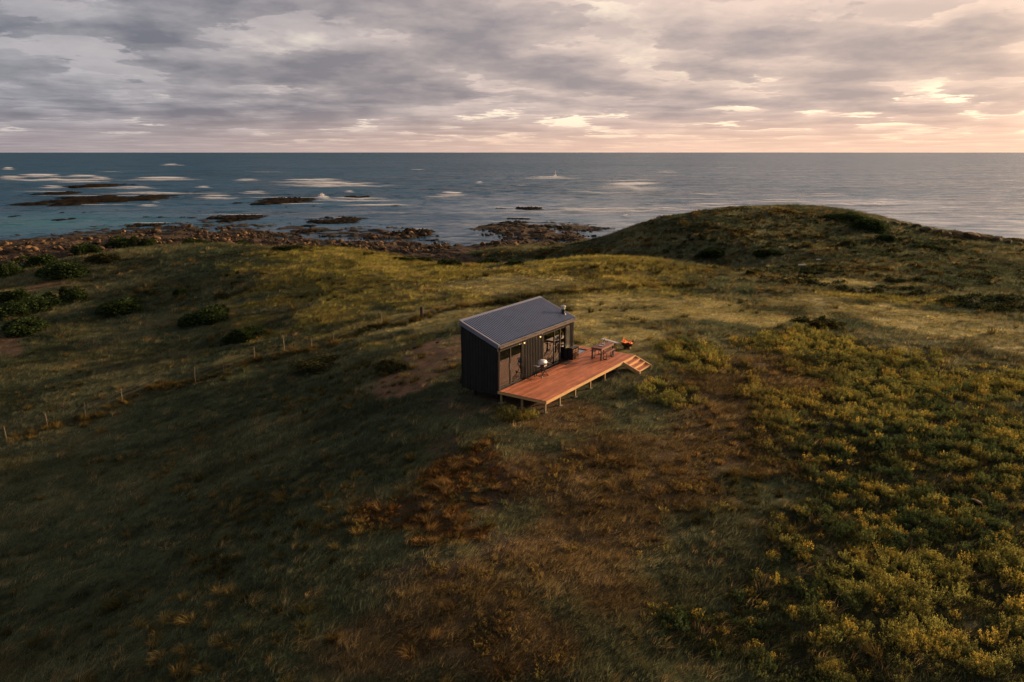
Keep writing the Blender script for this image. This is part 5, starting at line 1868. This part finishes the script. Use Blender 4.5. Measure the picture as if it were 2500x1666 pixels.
def build_surf():
    Vs, Fs, Ts, off = [], [], [], 0
    r_ = np.random.default_rng(5)
    wash = tuple((a - 0.3 * (b - a), b + 0.3 * (b - a), y_ + 0.9 * t_, 2.0 * t_, 0.34) for a, b, y_, t_, w_ in SURF if w_ > 0.75)
    reefs = tuple((a - 8, b + 12, y_, 2.6, 0.62) for a, b, y_ in ((92, 371, 478), (92, 330, 500), (50, 176, 468), (199, 285, 459), (600, 788, 483), (640, 800, 498), (490, 654, 524), (740, 915, 531), (838, 905, 484), (1253, 1330, 505), (1238, 1300, 531), (1156, 1374, 541), (945, 1050, 560), (325, 413, 545)))
    for (x0, x1, yc, th, wt_) in SURF + wash + reefs:
        wt_ = wt_ + 0.16 if wt_ < 0.6 else wt_
        x0, x1 = x0 - 0.16 * (x1 - x0), x1 + 0.16 * (x1 - x0)
        nu, nv = max(14, int((x1 - x0) / 4)), 9
        u = np.linspace(0, 1, nu)
        pts = np.array([at(x0 + (x1 - x0) * t, yc, SEA) for t in u])
        n_, f_ = at((x0 + x1) / 2, yc + th / 2, SEA), at((x0 + x1) / 2, yc - th / 2, SEA)
        dep = max(np.linalg.norm(n_ - f_), 2.0) * 1.35
        dirv = (f_ - n_) / np.linalg.norm(f_ - n_)
        dist = math.hypot(*pts[nu // 2])
        env = np.sin(pi * u) ** 0.8
        wob = (fbm(u * (x1 - x0) / 55 + x0, u * 0 + yc, 1.0, 3, 7) - 0.5)
        hgt = min(th * dist / 1790, 1.3) * wt_
        for j in range(nv):
            w = j / (nv - 1)
            P_ = pts + dirv[None] * ((w - 0.5) * dep * (0.4 + 0.6 * env) * (0.7 + 0.7 * wob) + wob * dep * 0.45)[:, None]
            z = SEA + 0.03 + hgt * 0.6 * env * (0.6 + wob) * math.exp(-((w - 0.35) / 0.22) ** 2)
            Vs.append(np.c_[P_, np.maximum(z, SEA + 0.03)])
            Ts.append(wt_ * env * math.sin(pi * min(max(w, .02), .98)) ** 1.1)
        i, j = np.meshgrid(np.arange(nv - 1), np.arange(nu - 1), indexing='ij')
        q_ = (i * nu + j).ravel() + off
        Fs.append(np.stack([q_, q_ + 1, q_ + nu + 1, q_ + nu], 1))
        off += nu * nv
    me = mesh_np('surf', np.concatenate(Vs), np.concatenate(Fs), (M_FOAM,), True)
    vattr(me, 'thick', np.concatenate(Ts))
    tag(link('surf', me), kind='stuff')
    # spray thrown up by two breakers
    C, S_ = [], []
    for (px, py, wp, hp, n) in ((1356, 431, 7, 13, 260), (1352, 432, 24, 4, 160), (786, 478, 14, 6, 160)):
        b = at(px, py, SEA)
        d = np.linalg.norm(b)
        W2, H2 = wp * d / 1790, hp * d / 1790
        hh = r_.uniform(0, 1, n) ** 1.6
        C.append(np.stack([b[0] + r_.normal(0, .22, n) * W2 * (1.1 - hh), b[1] + r_.normal(0, .4, n) * W2, SEA + hh * H2], 1))
        S_.append(r_.uniform(.12, .4, n) * (1.1 - 0.6 * hh))
    C, S_ = np.concatenate(C), np.concatenate(S_)
    d = r_.normal(size=C.shape); d /= np.linalg.norm(d, axis=1)[:, None]
    V, F_, v = leaf_quads(C, d, S_ * 1.6, S_ * .6, np.ones(len(C)))
    me = mesh_np('spray', V, F_, (pmat('spray_drops', (0.82, 0.78, 0.76), 0.8),))
    tag(link('spray', me), kind='stuff')


build_surf()

# ------------------------------------------------------------------ two pale planks on the far grass
for (ax, ay, bx, by, lab) in ((1948, 656, 1968, 651, 'pale plank lying on the grass at the foot of the hill'), (1992, 642, 2002, 638, 'shorter pale plank up the slope behind the first plank')):
    a, b = ground(ax, ay), ground(bx, by)
    c_ = (a + b) / 2
    dv = Vector(b - a); dv.z = 0
    L0 = dist_ = (bx - ax) * math.hypot(c_[0], c_[1]) / 1790
    t = tag(MB().box(-L0 / 2, L0 / 2, -0.11, 0.11, 0.0, 0.09, c=0.01).build('plank', M_GREYW, None, (c_[0], c_[1], c_[2] + 0.32)), lab, 'plank')
    t.rotation_euler = (R(25), 0, R(8))
